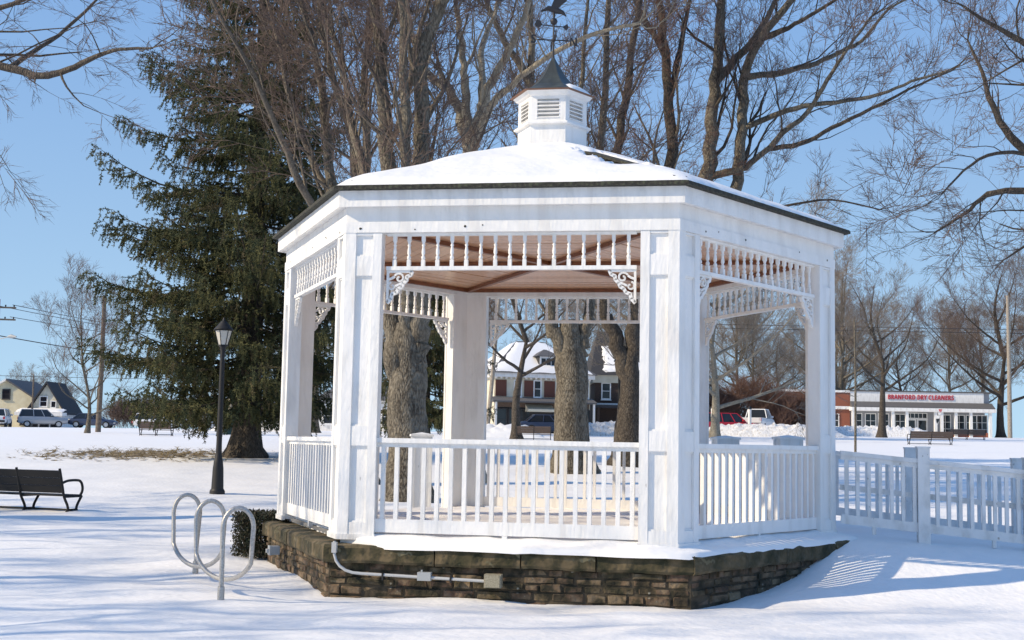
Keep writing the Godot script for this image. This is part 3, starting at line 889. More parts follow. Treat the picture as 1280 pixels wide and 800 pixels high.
# ---------------------------------------------------------------- trees
func twig_spray(s: int, dense: int) -> ArrayMesh:   # a fan of fine twigs, one metre long, growing along +y
	var r := rngs(s)
	var m := MB.new()
	var strand := func(a: Vector3, d: Vector3, L: float, w: float, bend: Vector3):
		var b := a + d * L * .5 + bend * L * .06
		var e := a + d * L + bend * L * .2
		m.tube([a, b, e], [w, w * .75, w * .35], 3, false)
		return [a, b, e]
	var main: Array = strand.call(Vector3.ZERO, Vector3(0, 1, 0), 1.0, .0085, Vector3(r.randf_range(-1, 1), 0, r.randf_range(-1, 1)))
	for j in dense:
		var t := r.randf_range(.08, .95)
		var p: Vector3 = main[0].lerp(main[1], t * 2) if t < .5 else main[1].lerp(main[2], t * 2 - 1)
		var az := r.randf() * TAU
		var d := Vector3(cos(az) * .75, r.randf_range(.45, 1.0), sin(az) * .75).normalized()
		var L := r.randf_range(.25, .6) * (1.15 - t * .5)
		var q: Array = strand.call(p, d, L, .0056, Vector3(r.randf_range(-1, 1), r.randf_range(0, .8), r.randf_range(-1, 1)))
		for k in 3:
			var u := r.randf_range(.2, .95)
			var p2: Vector3 = q[0].lerp(q[2], u)
			var d2 := (d + Vector3(r.randf_range(-1, 1), r.randf_range(-.5, .9), r.randf_range(-1, 1)) * .75).normalized()
			strand.call(p2, d2, r.randf_range(.10, .26), .004, Vector3(r.randf_range(-1, 1), r.randf_range(0, 1), r.randf_range(-1, 1)))
	return m.mesh()
func along(p: Vector3, d: Vector3, L: float, roll: float, w := 1.0) -> Transform3D:
	var y := d.normalized()
	var x := y.cross(Vector3.FORWARD if absf(y.z) < .9 else Vector3.RIGHT).normalized()
	x = x.rotated(y, roll)
	return Transform3D(Basis(x * L * w, y * L, x.cross(y) * L * w), p)
func side_dir(t: Vector3, spread: float, az: float) -> Vector3:
	var x := t.cross(Vector3.UP if absf(t.y) < .95 else Vector3.RIGHT).normalized()
	return (t * cos(spread) + x.rotated(t, az) * sin(spread)).normalized()
func grow(m: MB, xs: Array, p: Vector3, d: Vector3, L: float, rad: float, level: int, r: RandomNumberGenerator, o: Dictionary) -> void:
	var n := 5 if level <= 1 else 3
	var pts := [p]
	var rr := [rad]
	var q := p
	var dir := d
	for j in n:
		dir = (dir + Vector3(r.randf_range(-1, 1), r.randf_range(-1, 1) + o.up, r.randf_range(-1, 1)) * o.wander).normalized()
		q = q + dir * L / n
		pts.append(q); rr.append(lerpf(rad, rad * .3, (j + 1.0) / n))
	m.tube(pts, rr, 5 if rad > .03 else (4 if rad > .015 else 3), false)
	var kids := int(L * o.kids[level]) + 1
	for j in kids:
		var t := lerpf(.18, .97, (j + r.randf()) / kids) * n
		var a := mini(int(t), n - 1)
		var b: Vector3 = pts[a].lerp(pts[a + 1], t - a)
		var tg: Vector3 = (pts[a + 1] - pts[a]).normalized()
		var sd := side_dir(tg, r.randf_range(.45, 1.0), r.randf() * TAU)
		sd = (sd + Vector3(0, .25 * o.up, 0)).normalized()
		var rest := 1.0 - t / n
		if level >= o.depth:
			xs.append(along(b, sd, r.randf_range(.6, 1.15) * o.spray, r.randf() * TAU))
		else:
			grow(m, xs, b, sd, L * lerpf(.28, .62, rest) * r.randf_range(.75, 1.2), maxf(lerpf(rr[a], rr[a + 1], t - a) * .55, .006), level + 1, r, o)
	xs.append(along(q, dir, r.randf_range(.7, 1.2) * o.spray, r.randf() * TAU))
func smooth_path(pts: Array, rr0: float, rr1: float, per := 4) -> Array:
	var out := []
	var rad := []
	var n := pts.size()
	for j in n - 1:
		var p0: Vector3 = pts[maxi(j - 1, 0)]
		var p3: Vector3 = pts[mini(j + 2, n - 1)]
		for e in per:
			var t := float(e) / per
			out.append((pts[j] as Vector3).cubic_interpolate(pts[j + 1], p0, p3, t))
			rad.append(lerpf(rr0, rr1, (j + t) / (n - 1)))
	out.append(pts[n - 1]); rad.append(rr1)
	return [out, rad]
func limb_branches(m: MB, xs: Array, path: Array, rad: Array, from: float, r: RandomNumberGenerator, o: Dictionary) -> void:
	var total := 0.0
	for j in path.size() - 1: total += (path[j + 1] - path[j]).length()
	var acc := 0.0
	var next := total * from
	for j in path.size() - 1:
		var seg: Vector3 = path[j + 1] - path[j]
		var l := seg.length()
		while next < acc + l:
			var t := (next - acc) / l
			var rest := 1.0 - next / total
			var b: Vector3 = path[j] + seg * t
			var sd := side_dir(seg / l, r.randf_range(.5, 1.05), r.randf() * TAU)
			sd = (sd + Vector3(0, o.lift, 0)).normalized()
			var L: float = (o.len * (.35 + .65 * rest) + .5) * r.randf_range(.6, 1.25)
			grow(m, xs, b, sd, L, clampf(rad[j] * r.randf_range(.25, .45), .012, .07), 1, r, o)
			next += o.every * r.randf_range(.6, 1.4)
		acc += l
	var e := path.size() - 1
	for j in 3: grow(m, xs, path[e], side_dir((path[e] - path[e - 1]).normalized(), r.randf_range(.1, .6), r.randf() * TAU), o.len * .5, rad[e] * .7, 1, r, o)
func bare_tree(called: String, label: String, at: Vector3, limbs: Array, s: int, o: Dictionary, group := "") -> Node3D:   # limbs in world coordinates, the first one the trunk
	var t := thing(called, label, "tree", at, 0, group)
	var r := rngs(s)
	var ns := FastNoiseLite.new()
	ns.seed = s; ns.frequency = .35
	var m := MB.new()
	var xs := []
	for k in limbs.size():
		var local := []
		for p in limbs[k][0]: local.append(p - at)
		var sp := smooth_path(local, limbs[k][1], limbs[k][2], 10 if k == 0 else 4)
		var path: Array = sp[0]
		var rad: Array = sp[1]
		if k == 0:
			for j in path.size():     # root flare
				var hgt: float = path[j].y
				rad[j] *= (1.0 + .75 * exp(-maxf(hgt, 0.0) / .45)) * (1.0 - .4 * ss(.5, 1.0, float(j) / (path.size() - 1)))
			var tr := MB.new()
			ns.frequency = .8
			tr.tube(path, rad, 44, true, .13, ns)
			ns.frequency = .35
			mi("trunk", tr.mesh(), o.bark, t)
			if o.has("trunk_shoots"): limb_branches(m, xs, path, rad, .6, r, o)
		else:
			var lm := MB.new()
			var wob := 0.0
			for j in range(1, path.size() - 1):
				path[j] += Vector3(r.randf_range(-1, 1), r.randf_range(-1, 1), r.randf_range(-1, 1)) * rad[j] * .35
			lm.tube(path, rad, 14 if rad[0] > .15 else 9, true, .12, ns)
			mi("limb", lm.mesh(), o.bark if rad[0] > .1 else o.branch, t)
			limb_branches(m, xs, path, rad, o.get("from", .22), r, o)
	if m.v.size(): mi("branches", m.mesh(), o.branch, t).set_meta("kind", "stuff")
	var split := [[], [], []]
	for x in xs: split[r.randi() % 3].append(x)
	for k in 3:
		if split[k].size(): many("twigs", SP[k], o.twig, t, split[k])
	return t
func auto_limbs(h: float, tr: float, s: int, spread: float, fork: float, n: int) -> Array:   # a skeleton for a free-standing tree at the origin
	var r := rngs(s)
	var spine := [Vector3(0, -.3, 0), Vector3(r.randf_range(-.15, .15), h * .2, 0), Vector3(r.randf_range(-.5, .5), h * .5, r.randf_range(-.5, .5)), Vector3(r.randf_range(-.8, .8), h * .78, r.randf_range(-.8, .8)), Vector3(r.randf_range(-1, 1), h, r.randf_range(-1, 1))]
	var out := [[[spine[0], spine[1], spine[2]], tr, tr * .62], [[spine[2] - Vector3(0, .2, 0), spine[3], spine[4]], tr * .6, tr * .1]]
	for k in n:
		var fr := lerpf(fork, .72, pow((k + r.randf()) / n, 1.2))
		var st: Vector3 = (spine[1] as Vector3).lerp(spine[2], clampf((fr - .2) / .3, 0, 1)) if fr < .5 else (spine[2] as Vector3).lerp(spine[3], clampf((fr - .5) / .28, 0, 1))
		st.y = h * fr
		var az := k * 2.4 + r.randf_range(-.4, .4)
		var reach := spread * (1.25 - fr) * r.randf_range(.75, 1.15)
		var d := Vector3(cos(az), 0, sin(az)) * reach
		var rise := h * r.randf_range(.22, .42)
		out.append([[st, st + d * .35 + Vector3(0, rise * .22, 0), st + d * .75 + Vector3(r.randf_range(-.4, .4), rise * .55, r.randf_range(-.4, .4)), st + d * 1.1 + Vector3(0, rise, 0)], tr * lerpf(.5, .25, fr), tr * .07])
	return out
func shift(l: Array, d: Vector3) -> Array:
	var out := []
	for a in l:
		var p := []
		for q in a[0]: p.append(q + d)
		out.append([p, a[1], a[2]])
	return out
const LIMBS := {
	"maple_a": [
		[[Vector3(-2.54, 0.04, -10.22), Vector3(-2.59, 0.65, -10.22), Vector3(-2.56, 1.27, -10.22), Vector3(-2.64, 2.04, -10.22), Vector3(-2.61, 2.66, -10.22), Vector3(-2.64, 3.2, -10.22), Vector3(-2.62, 3.67, -10.22)], 0.33, 0.42],
		[[Vector3(-2.63, 1.57, -10.22), Vector3(-2.73, 2.34, -10.22), Vector3(-2.84, 3.04, -10.22), Vector3(-2.95, 3.68, -10.42), Vector3(-3.09, 5.38, -10.62), Vector3(-3.23, 7.19, -10.72), Vector3(-3.29, 8.15, -10.62), Vector3(-3.38, 9.24, -10.42), Vector3(-3.49, 10.16, -10.22), Vector3(-3.72, 11.56, -10.02), Vector3(-3.89, 13, -9.22)], 0.27, 0.05],
		[[Vector3(-2.57, 1.73, -10.22), Vector3(-2.51, 2.5, -10.22), Vector3(-2.47, 3.21, -10.22), Vector3(-2.4, 3.89, -10.02), Vector3(-2.39, 5.42, -9.82), Vector3(-2.42, 6.95, -9.62), Vector3(-2.42, 8.47, -9.42), Vector3(-2.15, 9.54, -9.22), Vector3(-1.63, 10.31, -8.82), Vector3(-0.95, 11.47, -8.22), Vector3(-0.6, 12.46, -7.72)], 0.26, 0.05],
		[[Vector3(-2.64, 2.5, -10.22), Vector3(-2.64, 3.28, -10.22), Vector3(-2.66, 4.33, -9.82), Vector3(-2.7, 5.85, -9.62), Vector3(-2.67, 7.16, -9.22), Vector3(-2.77, 8.4, -9.22), Vector3(-2.8, 9.75, -9.02), Vector3(-2.94, 11.51, -8.72)], 0.17, 0.05],
		[[Vector3(-3.06, 5.06, -10.62), Vector3(-3.64, 6.46, -11.22), Vector3(-4.11, 8.11, -11.82), Vector3(-4.47, 9.61, -12.22), Vector3(-5.01, 10.98, -12.62), Vector3(-5.71, 12.67, -13.22)], 0.12, 0.03],
		[[Vector3(-3.23, 7.19, -10.72), Vector3(-2.77, 8.21, -10.22), Vector3(-2.6, 9.22, -9.82), Vector3(-2.2, 10.21, -9.42)], 0.08, 0.03],
	],
	"maple_b": [
		[[Vector3(-4.17, 0.29, -14.22), Vector3(-4.21, 1.58, -14.22), Vector3(-4.3, 3.19, -14.22), Vector3(-4.37, 4.46, -14.22)], 0.36, 0.32],
		[[Vector3(-4.37, 4.37, -14.22), Vector3(-4.68, 5.96, -14.42), Vector3(-4.99, 7.56, -14.52), Vector3(-5.24, 9.21, -14.72), Vector3(-5.5, 10.55, -14.72), Vector3(-5.96, 12.1, -14.72), Vector3(-6.59, 13.66, -14.72)], 0.15, 0.04],
		[[Vector3(-4.37, 4.46, -14.22), Vector3(-4.25, 6.27, -14.02), Vector3(-4.35, 8.06, -13.82), Vector3(-4.76, 9.3, -13.62), Vector3(-5.11, 10.74, -13.52), Vector3(-5.24, 12.3, -13.22)], 0.15, 0.04],
		[[Vector3(-4.8, 6.7, -14.42), Vector3(-5.48, 7.92, -14.92), Vector3(-6.16, 9.58, -15.42), Vector3(-6.63, 11.28, -15.82), Vector3(-7.27, 13.04, -16.22)], 0.1, 0.03],
		[[Vector3(-4.67, 5.96, -14.42), Vector3(-5.27, 6.69, -13.42), Vector3(-5.82, 7.98, -12.82), Vector3(-6.3, 9.15, -12.22), Vector3(-6.87, 10.12, -11.72), Vector3(-7.29, 10.98, -11.22)], 0.1, 0.025],
		[[Vector3(-4.25, 6.27, -14.02), Vector3(-4.04, 7.68, -13.72), Vector3(-4.08, 9.25, -13.42), Vector3(-3.99, 10.84, -13.22), Vector3(-3.87, 12.42, -13.02)], 0.12, 0.04],
	],
	"maple_c": [
		[[Vector3(0.92, 0.32, -20.22), Vector3(0.89, 1.07, -20.22), Vector3(0.83, 2.15, -20.22), Vector3(0.86, 3.23, -20.22), Vector3(0.78, 4.1, -20.22), Vector3(0.75, 4.75, -20.22)], 0.42, 0.44],
		[[Vector3(0.79, 2.15, -20.22), Vector3(0.64, 3.23, -20.22), Vector3(0.48, 4.09, -20.22), Vector3(0.32, 4.53, -20.22), Vector3(0.27, 5.08, -20.22), Vector3(0.02, 6.91, -20.02), Vector3(-0.28, 9.08, -19.82), Vector3(-0.38, 11.16, -19.62), Vector3(-0.43, 12.76, -19.42), Vector3(-0.66, 14.7, -19.22)], 0.24, 0.07],
		[[Vector3(0.91, 2.58, -20.22), Vector3(1.01, 3.45, -20.22), Vector3(1.11, 4.1, -20.22), Vector3(1.23, 4.65, -20.22), Vector3(1.32, 5.1, -20.32), Vector3(1.46, 7.5, -20.72), Vector3(1.61, 9.88, -21.22), Vector3(1.7, 11.97, -21.22), Vector3(1.79, 14.09, -21.22), Vector3(1.95, 16.22, -21.22)], 0.2, 0.06],
		[[Vector3(-0.36, 11.03, -19.62), Vector3(-0.78, 11.7, -19.42), Vector3(-1.11, 12.17, -19.22), Vector3(-1.55, 12.98, -18.82), Vector3(-2.13, 14.15, -18.42)], 0.13, 0.05],
		[[Vector3(0.27, 5.08, -20.22), Vector3(0.77, 7.32, -19.72), Vector3(0.88, 9.47, -19.52), Vector3(0.98, 11.38, -19.22), Vector3(1.1, 13.38, -19.22)], 0.14, 0.04],
	],
	"maple_d": [
		[[Vector3(2.72, 0.23, -24.22), Vector3(2.71, 1.3, -24.22), Vector3(2.7, 2.5, -24.22), Vector3(2.71, 3.47, -24.22)], 0.42, 0.38],
		[[Vector3(2.7, 2.26, -24.22), Vector3(2.59, 3.34, -24.22), Vector3(2.39, 4.19, -24.22), Vector3(2.12, 4.91, -24.22), Vector3(1.89, 5.64, -24.22), Vector3(1.78, 7.54, -23.82), Vector3(2.16, 9.91, -23.42), Vector3(2.48, 12.32, -23.22), Vector3(2.82, 14.8, -23.22), Vector3(2.95, 16.81, -23.22)], 0.27, 0.07],
		[[Vector3(2.7, 2.26, -24.22), Vector3(2.71, 3.35, -24.22), Vector3(2.8, 4.68, -24.22), Vector3(3.04, 6.91, -24.42), Vector3(3.94, 9.93, -24.62), Vector3(3.86, 12, -24.72), Vector3(3.74, 13.75, -24.82), Vector3(3.55, 15.37, -24.82), Vector3(3.3, 17.46, -24.82)], 0.29, 0.08],
		[[Vector3(3.86, 12, -24.72), Vector3(4.23, 13.89, -25.02), Vector3(4.65, 16.05, -25.22)], 0.12, 0.05],
		[[Vector3(3.76, 13.57, -24.82), Vector3(3.04, 14.71, -24.42), Vector3(2.27, 15.91, -24.22)], 0.11, 0.04],
	],
	"maple_e": [
		[[Vector3(4.38, 0.32, -26.22), Vector3(4.37, 1.83, -26.22), Vector3(4.48, 4.36, -26.22), Vector3(4.72, 7.19, -26.22), Vector3(4.96, 8.75, -26.22)], 0.44, 0.38],
		[[Vector3(4.96, 8.62, -26.22), Vector3(5.27, 10, -26.22), Vector3(5.44, 11.9, -26.22), Vector3(5.56, 13.65, -26.22), Vector3(5.66, 15.89, -26.22), Vector3(5.78, 18.05, -26.22)], 0.27, 0.1],
		[[Vector3(4.87, 7.97, -26.22), Vector3(5.81, 9.02, -26.22), Vector3(6.22, 9.94, -26.22), Vector3(6.37, 11.65, -26.22), Vector3(6.49, 13.31, -26.22), Vector3(6.91, 14.44, -25.82), Vector3(7.81, 15.64, -25.42), Vector3(8.56, 16.89, -25.22)], 0.24, 0.09],
		[[Vector3(5.49, 12.95, -26.22), Vector3(5.82, 13.6, -26.42), Vector3(6.71, 14.56, -26.62), Vector3(7.33, 15.58, -26.82), Vector3(8.02, 17.02, -27.02)], 0.17, 0.06],
		[[Vector3(5.29, 10, -26.22), Vector3(6.02, 10.16, -25.92), Vector3(6.55, 10.34, -25.62), Vector3(7.29, 11.03, -25.22), Vector3(8.19, 11.83, -24.72), Vector3(8.7, 12.69, -24.22), Vector3(9.25, 13.61, -23.92), Vector3(9.93, 14.56, -23.72)], 0.13, 0.035],
		[[Vector3(6.42, 11.65, -26.22), Vector3(7.13, 11.87, -25.72), Vector3(7.87, 12.06, -25.22), Vector3(9.06, 12.13, -24.72), Vector3(10.26, 12.26, -24.22), Vector3(11.15, 12.56, -23.82), Vector3(12.1, 12.81, -23.52)], 0.11, 0.03],
		[[Vector3(6.49, 13.31, -26.22), Vector3(7.4, 13.54, -26.52), Vector3(8.64, 13.92, -26.82), Vector3(9.6, 14.37, -27.02), Vector3(10.5, 14.93, -27.22), Vector3(11.46, 16.05, -27.42), Vector3(12.54, 16.71, -27.52)], 0.12, 0.03],
		[[Vector3(7.07, 10.81, -25.42), Vector3(8, 10.86, -25.02), Vector3(8.91, 11.29, -24.62), Vector3(10.07, 11.86, -24.32), Vector3(11.51, 12.6, -24.22), Vector3(12.5, 13.04, -24.22)], 0.09, 0.025],
		[[Vector3(6.91, 14.44, -25.82), Vector3(7.73, 14.75, -25.52), Vector3(8.56, 15.18, -25.22), Vector3(9.47, 15.7, -24.82)], 0.09, 0.04],
		[[Vector3(5.04, 8.49, -26.22), Vector3(6.21, 8.5, -24.72), Vector3(7.25, 8.63, -23.72), Vector3(8.53, 8.72, -23.02), Vector3(9.78, 8.34, -22.42)], 0.06, 0.02],
	],
	"beech": [
		[[Vector3(-1.68, 0.3, -15.22), Vector3(-1.71, 1.63, -15.22), Vector3(-1.73, 3.49, -15.22), Vector3(-1.78, 5.75, -15.22), Vector3(-1.81, 7.66, -15.22), Vector3(-1.85, 9.01, -15.22)], 0.3, 0.2],
		[[Vector3(-1.84, 8.39, -15.22), Vector3(-2.08, 9.25, -15.42), Vector3(-2.41, 9.89, -15.62), Vector3(-2.79, 10.18, -15.82), Vector3(-3.11, 10.69, -16.02), Vector3(-3.41, 11.66, -16.22), Vector3(-3.7, 12.95, -16.42)], 0.14, 0.05],
		[[Vector3(-1.84, 8.33, -15.22), Vector3(-1.9, 9.2, -15.22), Vector3(-1.96, 9.92, -15.02), Vector3(-1.98, 10.53, -14.82), Vector3(-2.11, 11.24, -14.62), Vector3(-2.26, 12.23, -14.42)], 0.13, 0.05],
		[[Vector3(-1.8, 8.43, -15.22), Vector3(-1.56, 9.15, -15.02), Vector3(-1.34, 9.77, -14.82), Vector3(-0.92, 10.46, -14.52), Vector3(-0.55, 11.22, -14.22), Vector3(-0.26, 12.06, -13.92)], 0.15, 0.05],
		[[Vector3(-1.74, 8.23, -15.22), Vector3(-1.45, 8.96, -14.72), Vector3(-1.13, 9.29, -14.22), Vector3(-0.79, 9.45, -13.72), Vector3(0.13, 9.9, -12.72), Vector3(1, 10.01, -11.72), Vector3(1.85, 9.93, -10.72)], 0.11, 0.03],
		[[Vector3(-1.56, 9.11, -15.02), Vector3(-1.53, 9.98, -15.22), Vector3(-1.59, 10.89, -15.62), Vector3(-1.31, 11.82, -16.02), Vector3(-1.1, 12.91, -16.22)], 0.1, 0.04],
	],
	"right_edge": [
		[[Vector3(12.73, 0.28, -11.22), Vector3(12.72, 2.5, -11.22), Vector3(12.66, 4.42, -11.22), Vector3(12.61, 6.05, -11.22)], 0.36, 0.3],
		[[Vector3(12.65, 5.72, -11.22), Vector3(11.95, 6.53, -11.22), Vector3(11, 7.09, -11.22), Vector3(10.04, 7.39, -11.22), Vector3(9.43, 7.82, -11.22), Vector3(9.09, 8.48, -11.22), Vector3(8.9, 9.14, -11.22), Vector3(8.62, 9.81, -11.22)], 0.16, 0.02],
		[[Vector3(12.63, 5.89, -11.22), Vector3(11.47, 7.26, -10.82), Vector3(10.42, 8.47, -10.52), Vector3(9.54, 9.35, -10.22), Vector3(8.69, 9.75, -10.02), Vector3(8, 10.08, -9.82)], 0.14, 0.02],
		[[Vector3(12.66, 5.4, -11.22), Vector3(11.89, 6.06, -11.82), Vector3(10.91, 6.53, -12.22), Vector3(10.16, 6.9, -12.42), Vector3(9.47, 6.88, -12.62), Vector3(9.02, 6.48, -12.82), Vector3(8.47, 6.12, -13.02)], 0.13, 0.02],
		[[Vector3(12.61, 6.05, -11.22), Vector3(12.47, 7.69, -11.22), Vector3(12.36, 9.69, -11.22), Vector3(12.09, 11.72, -11.22)], 0.2, 0.08],
		[[Vector3(10.91, 6.53, -12.22), Vector3(10.31, 5.88, -12.42), Vector3(9.78, 5.47, -12.62)], 0.05, 0.015],
		[[Vector3(10.04, 7.39, -11.22), Vector3(9.17, 7.39, -10.82), Vector3(8.43, 7.07, -10.52), Vector3(7.77, 6.44, -10.22)], 0.05, 0.015],
	],
	"left_edge": [
		[[Vector3(-11.87, -0.29, -4.22), Vector3(-11.95, 1.59, -4.22), Vector3(-11.98, 3.63, -4.22), Vector3(-11.92, 5.21, -4.22)], 0.38, 0.32],
		[[Vector3(-11.94, 4.72, -4.22), Vector3(-10.76, 6.09, -4.22), Vector3(-9.61, 6.92, -4.02), Vector3(-8.67, 6.97, -3.82), Vector3(-7.98, 6.76, -3.62), Vector3(-7.42, 6.58, -3.42), Vector3(-6.94, 6.62, -3.22), Vector3(-6.5, 6.77, -3.02), Vector3(-6.07, 6.81, -2.82), Vector3(-5.55, 6.78, -2.62)], 0.1, 0.016],
		[[Vector3(-11.91, 5.15, -4.22), Vector3(-11.66, 6.7, -4.22), Vector3(-11.25, 7.96, -4.22), Vector3(-10.99, 9.48, -4.22)], 0.22, 0.08],
		[[Vector3(-11.92, 4.97, -4.22), Vector3(-12.63, 6.49, -4.42), Vector3(-13.49, 7.81, -4.62), Vector3(-14.14, 9.44, -4.82)], 0.2, 0.08],
		[[Vector3(-9.61, 6.92, -4.02), Vector3(-8.9, 7.44, -3.72), Vector3(-8.06, 7.6, -3.42), Vector3(-7.41, 7.77, -3.22)], 0.08, 0.02],
		[[Vector3(-7.98, 6.76, -3.62), Vector3(-7.68, 7.19, -4.02), Vector3(-7.31, 7.76, -4.42), Vector3(-7, 8.31, -4.72)], 0.045, 0.015],
		[[Vector3(-10.76, 6.09, -4.22), Vector3(-9.52, 5.98, -3.72), Vector3(-8.67, 5.92, -3.42), Vector3(-8.09, 5.53, -3.22)], 0.07, 0.015],
	],
}
func opts(d: Dictionary) -> Dictionary:
	var o := {"up": .5, "wander": .32, "kids": [0, 1.1, 1.5, 3.2], "depth": 2, "spray": 1.2, "lift": .2, "len": 3.2, "every": .75, "bark": M.bark, "branch": M.branch, "twig": M.twig}
	o.merge(d, true)
	return o
func build_trees() -> void:
	for k in 3: SP.append(twig_spray(100 + k, 10))
	var near := {
		"maple_a": ["maple_tree", "huge maple with a thick furrowed forking trunk behind the back left side of the gazebo", {}],
		"maple_b": ["maple_tree", "tall bare maple behind the gazebo corner, its limbs leaning towards the spruce", {}],
		"maple_c": ["maple_tree", "bare maple with straight ridged trunk in front of the shop house behind the gazebo", {}],
		"maple_d": ["maple_tree", "bare maple with dark trunk beside the street lamp behind the gazebo", {"bark": M.bark_dark, "twig": M.twig_red}],  # trunk stands in shade; the darker bark colour carries that shade
		"maple_e": ["maple_tree", "bare maple whose long limbs reach over the ramp, twin dark stems above the gazebo roof", {"len": 2.6, "every": 1.0, "kids": [0, .9, 1.2, 2], "branch": M.bark_dark}],
		"beech": ["beech_tree", "pale-barked bare tree forking just above the gazebo roof beside the cupola", {"bark": M.bark_pale, "branch": M.bark_pale, "twig": M.twig_pale, "every": 1.1, "len": 2.4, "kids": [0, .8, 1.0, 2]}],
		"right_edge": ["bare_tree", "bare tree reaching in from beyond the ramp with fine drooping branches", {"len": 1.9, "every": .6, "kids": [0, 1.0, 1.4, 2], "from": .35, "spray": .8, "lift": 0.0, "up": .2, "depth": 2, "bark": M.bark_dark, "branch": M.bark_dark}],
		"left_edge": ["bare_tree", "bare tree with one long limb stretched out against the blue sky by the bench", {"len": 1.5, "every": .7, "from": .3, "spray": .6, "lift": .0, "up": .1, "kids": [0, .9, 1.2, 2], "bark": M.bark_dark, "branch": M.bark_dark}],
	}
	var s := 11
	for k in near:
		var L: Array = LIMBS[k].duplicate(true)
		var b: Vector3 = L[0][0][0]
		b.y = gh(b.x, b.z)
		L[0][0][0].y = b.y - .25
		bare_tree(near[k][0], near[k][1], b, L, s, opts(near[k][2]))
		s += 7
	# bare trees beside the green, left of the picture: they throw the long shadows over the snow
	var o := opts({"len": 2.4, "every": 1.2, "spray": .9, "kids": [0, .8, .35, 2]})
	var sh := [[-18.5, 6.4, 12.0, 2, "bare tree on the open snow nearest the bicycle rack"], [-25.5, 1.5, 14.0, 5, "tall bare tree on the open snow beyond the bench"], [-33.0, 10.5, 15.0, 8, "spreading bare tree out on the open snow"], [-15.5, 9.2, 9.0, 12, "small bare tree on the open snow, in line with the bicycle rack"], [-23.0, -2.5, 11.0, 15, "bare tree on the open snow behind the black bench"]]
	for q in sh:
		var at := on(q[0], q[1])
		bare_tree("bare_tree", q[4], at, shift(auto_limbs(q[2], .26, q[3], 4.0, .32, 6), at), q[3] + 300, o)
	# trees farther back
	var fo := opts({"len": 2.6, "every": .8, "spray": 1.5, "kids": [0, 1.2, 2.0, 2], "branch": M.branch})
	var far := [
		[-1.1, -55.2, 11.0, .24, 31, 4.2, .3, 9, "slim dark bare tree in front of the shop house awning", M.bark_dark, M.twig],
		[11.6, -70.2, 13.0, .3, 32, 7.5, .14, 10, "wide pale sycamore beside the red car", M.bark_pale, M.twig_pale],
		[26.5, -85.2, 11.5, .28, 33, 5.0, .3, 10, "bare tree with dark trunk in front of the cleaners' shop window", M.bark_dark, M.twig],
		[37.0, -143, 20.0, .40, 34, 8.5, .25, 12, "tall pale bare tree rising behind the cleaners' shop", M.bark, M.twig_pale],
		[54.5, -138, 19.0, .45, 35, 10.0, .2, 12, "large dark bare tree at the end of the cleaners' shop", M.bark_dark, M.twig],
		[-24.5, -55.2, 7.6, .11, 36, 2.2, .12, 15, "young upswept bare tree beside the brown pole", M.bark, M.twig],
	]
	var made := []
	for q in far:
		var at := on(q[0], q[1])
		made.append(bare_tree("bare_tree", q[8], at, shift(auto_limbs(q[2], q[3], q[4], q[5], q[6], q[7]), at), q[4] * 3, opts({"len": 1.6 if q[2] < 12 else 3.4, "every": .95, "spray": 1.0 if q[2] < 12 else 1.7, "kids": [0, .8, 1.0, 2] if q[2] > 9 else [0, .5, .5, 2], "bark": q[9], "branch": q[9], "twig": q[10]})))
	var g := "bare trees along the far side of the park"
	var rr := rngs(77)
	for q in [[62, -132, 1.0], [72, -150, 1.1], [43, -170, .95], [28, -165, 1.0], [6, -160, .95], [-8, -165, 1.0], [-66, -165, .38], [-74, -172, .42], [-50, -190, .42], [-84, -175, .42], [-34, -170, .8], [-22, -180, .9], [84, -160, 1.0], [-100, -190, .45], [31, -172, .9], [36, -178, .8], [47, -182, .9], [53, -175, .75], [59, -170, .9], [66, -178, .95], [78, -170, 1.0], [-15, -72, .8], [-7.5, -68, .75], [5.5, -66, .75]]:
		var c := copy(made[3] if rr.randf() < .75 else made[4], on(q[0], q[1]), rr.randf() * TAU, "distant bare tree on the far side of the park", q[2] * .95)
		c.set_meta("group", g)
	build_spruce("spruce_tree", "tall dark spruce with drooping boughs beside the black street lamp", on(-9.08, -25.2), 20.5, 5.9, 1.75, .42, 41)
	build_spruce("spruce_tree", "smaller spruce seen behind the huge maple trunk through the gazebo", on(-4.9, -41.0), 10.5, 3.2, 1.0, .22, 42)
	# undergrowth behind the cars
	for q in [[13.5, -98, 5.2, "brown leafless thicket behind the red car"], [18.6, -99, 5.6, "brown leafless thicket behind the white pickup"], [22.6, -101, 3.6, "low brown leafless thicket beyond the white pickup"], [-30.0, -122, 2.6, "brown leafless thicket behind the dark red car"], [-36.5, -123, 2.4, "brown leafless thicket behind the silver car by the spruce"], [-23.0, -121, 2.8, "brown leafless thicket behind the litter bin"], [-42.5, -124, 2.0, "brown leafless thicket beside the gabled house"]]:
		var b := thing("thicket", q[3], "bush", on(q[0], q[1]))
		var xs := []
		var r := rngs(int(q[0] * 10))
		for j in 520:
			var p := Vector3(r.randf_range(-3.2, 3.2), 0, r.randf_range(-1.5, 1.5))
			p.y = r.randf_range(-.2, q[2] * .62) * (1.0 - pow(absf(p.x) / 4.2, 2.0))
			xs.append(along(p, Vector3(r.randf_range(-.6, .6), 1, r.randf_range(-.6, .6)), r.randf_range(1.2, 2.3), r.randf() * TAU, 1.1))
		many("twigs", SP[0], M.twig_red if q[0] > 0 else M.twig, b, xs)
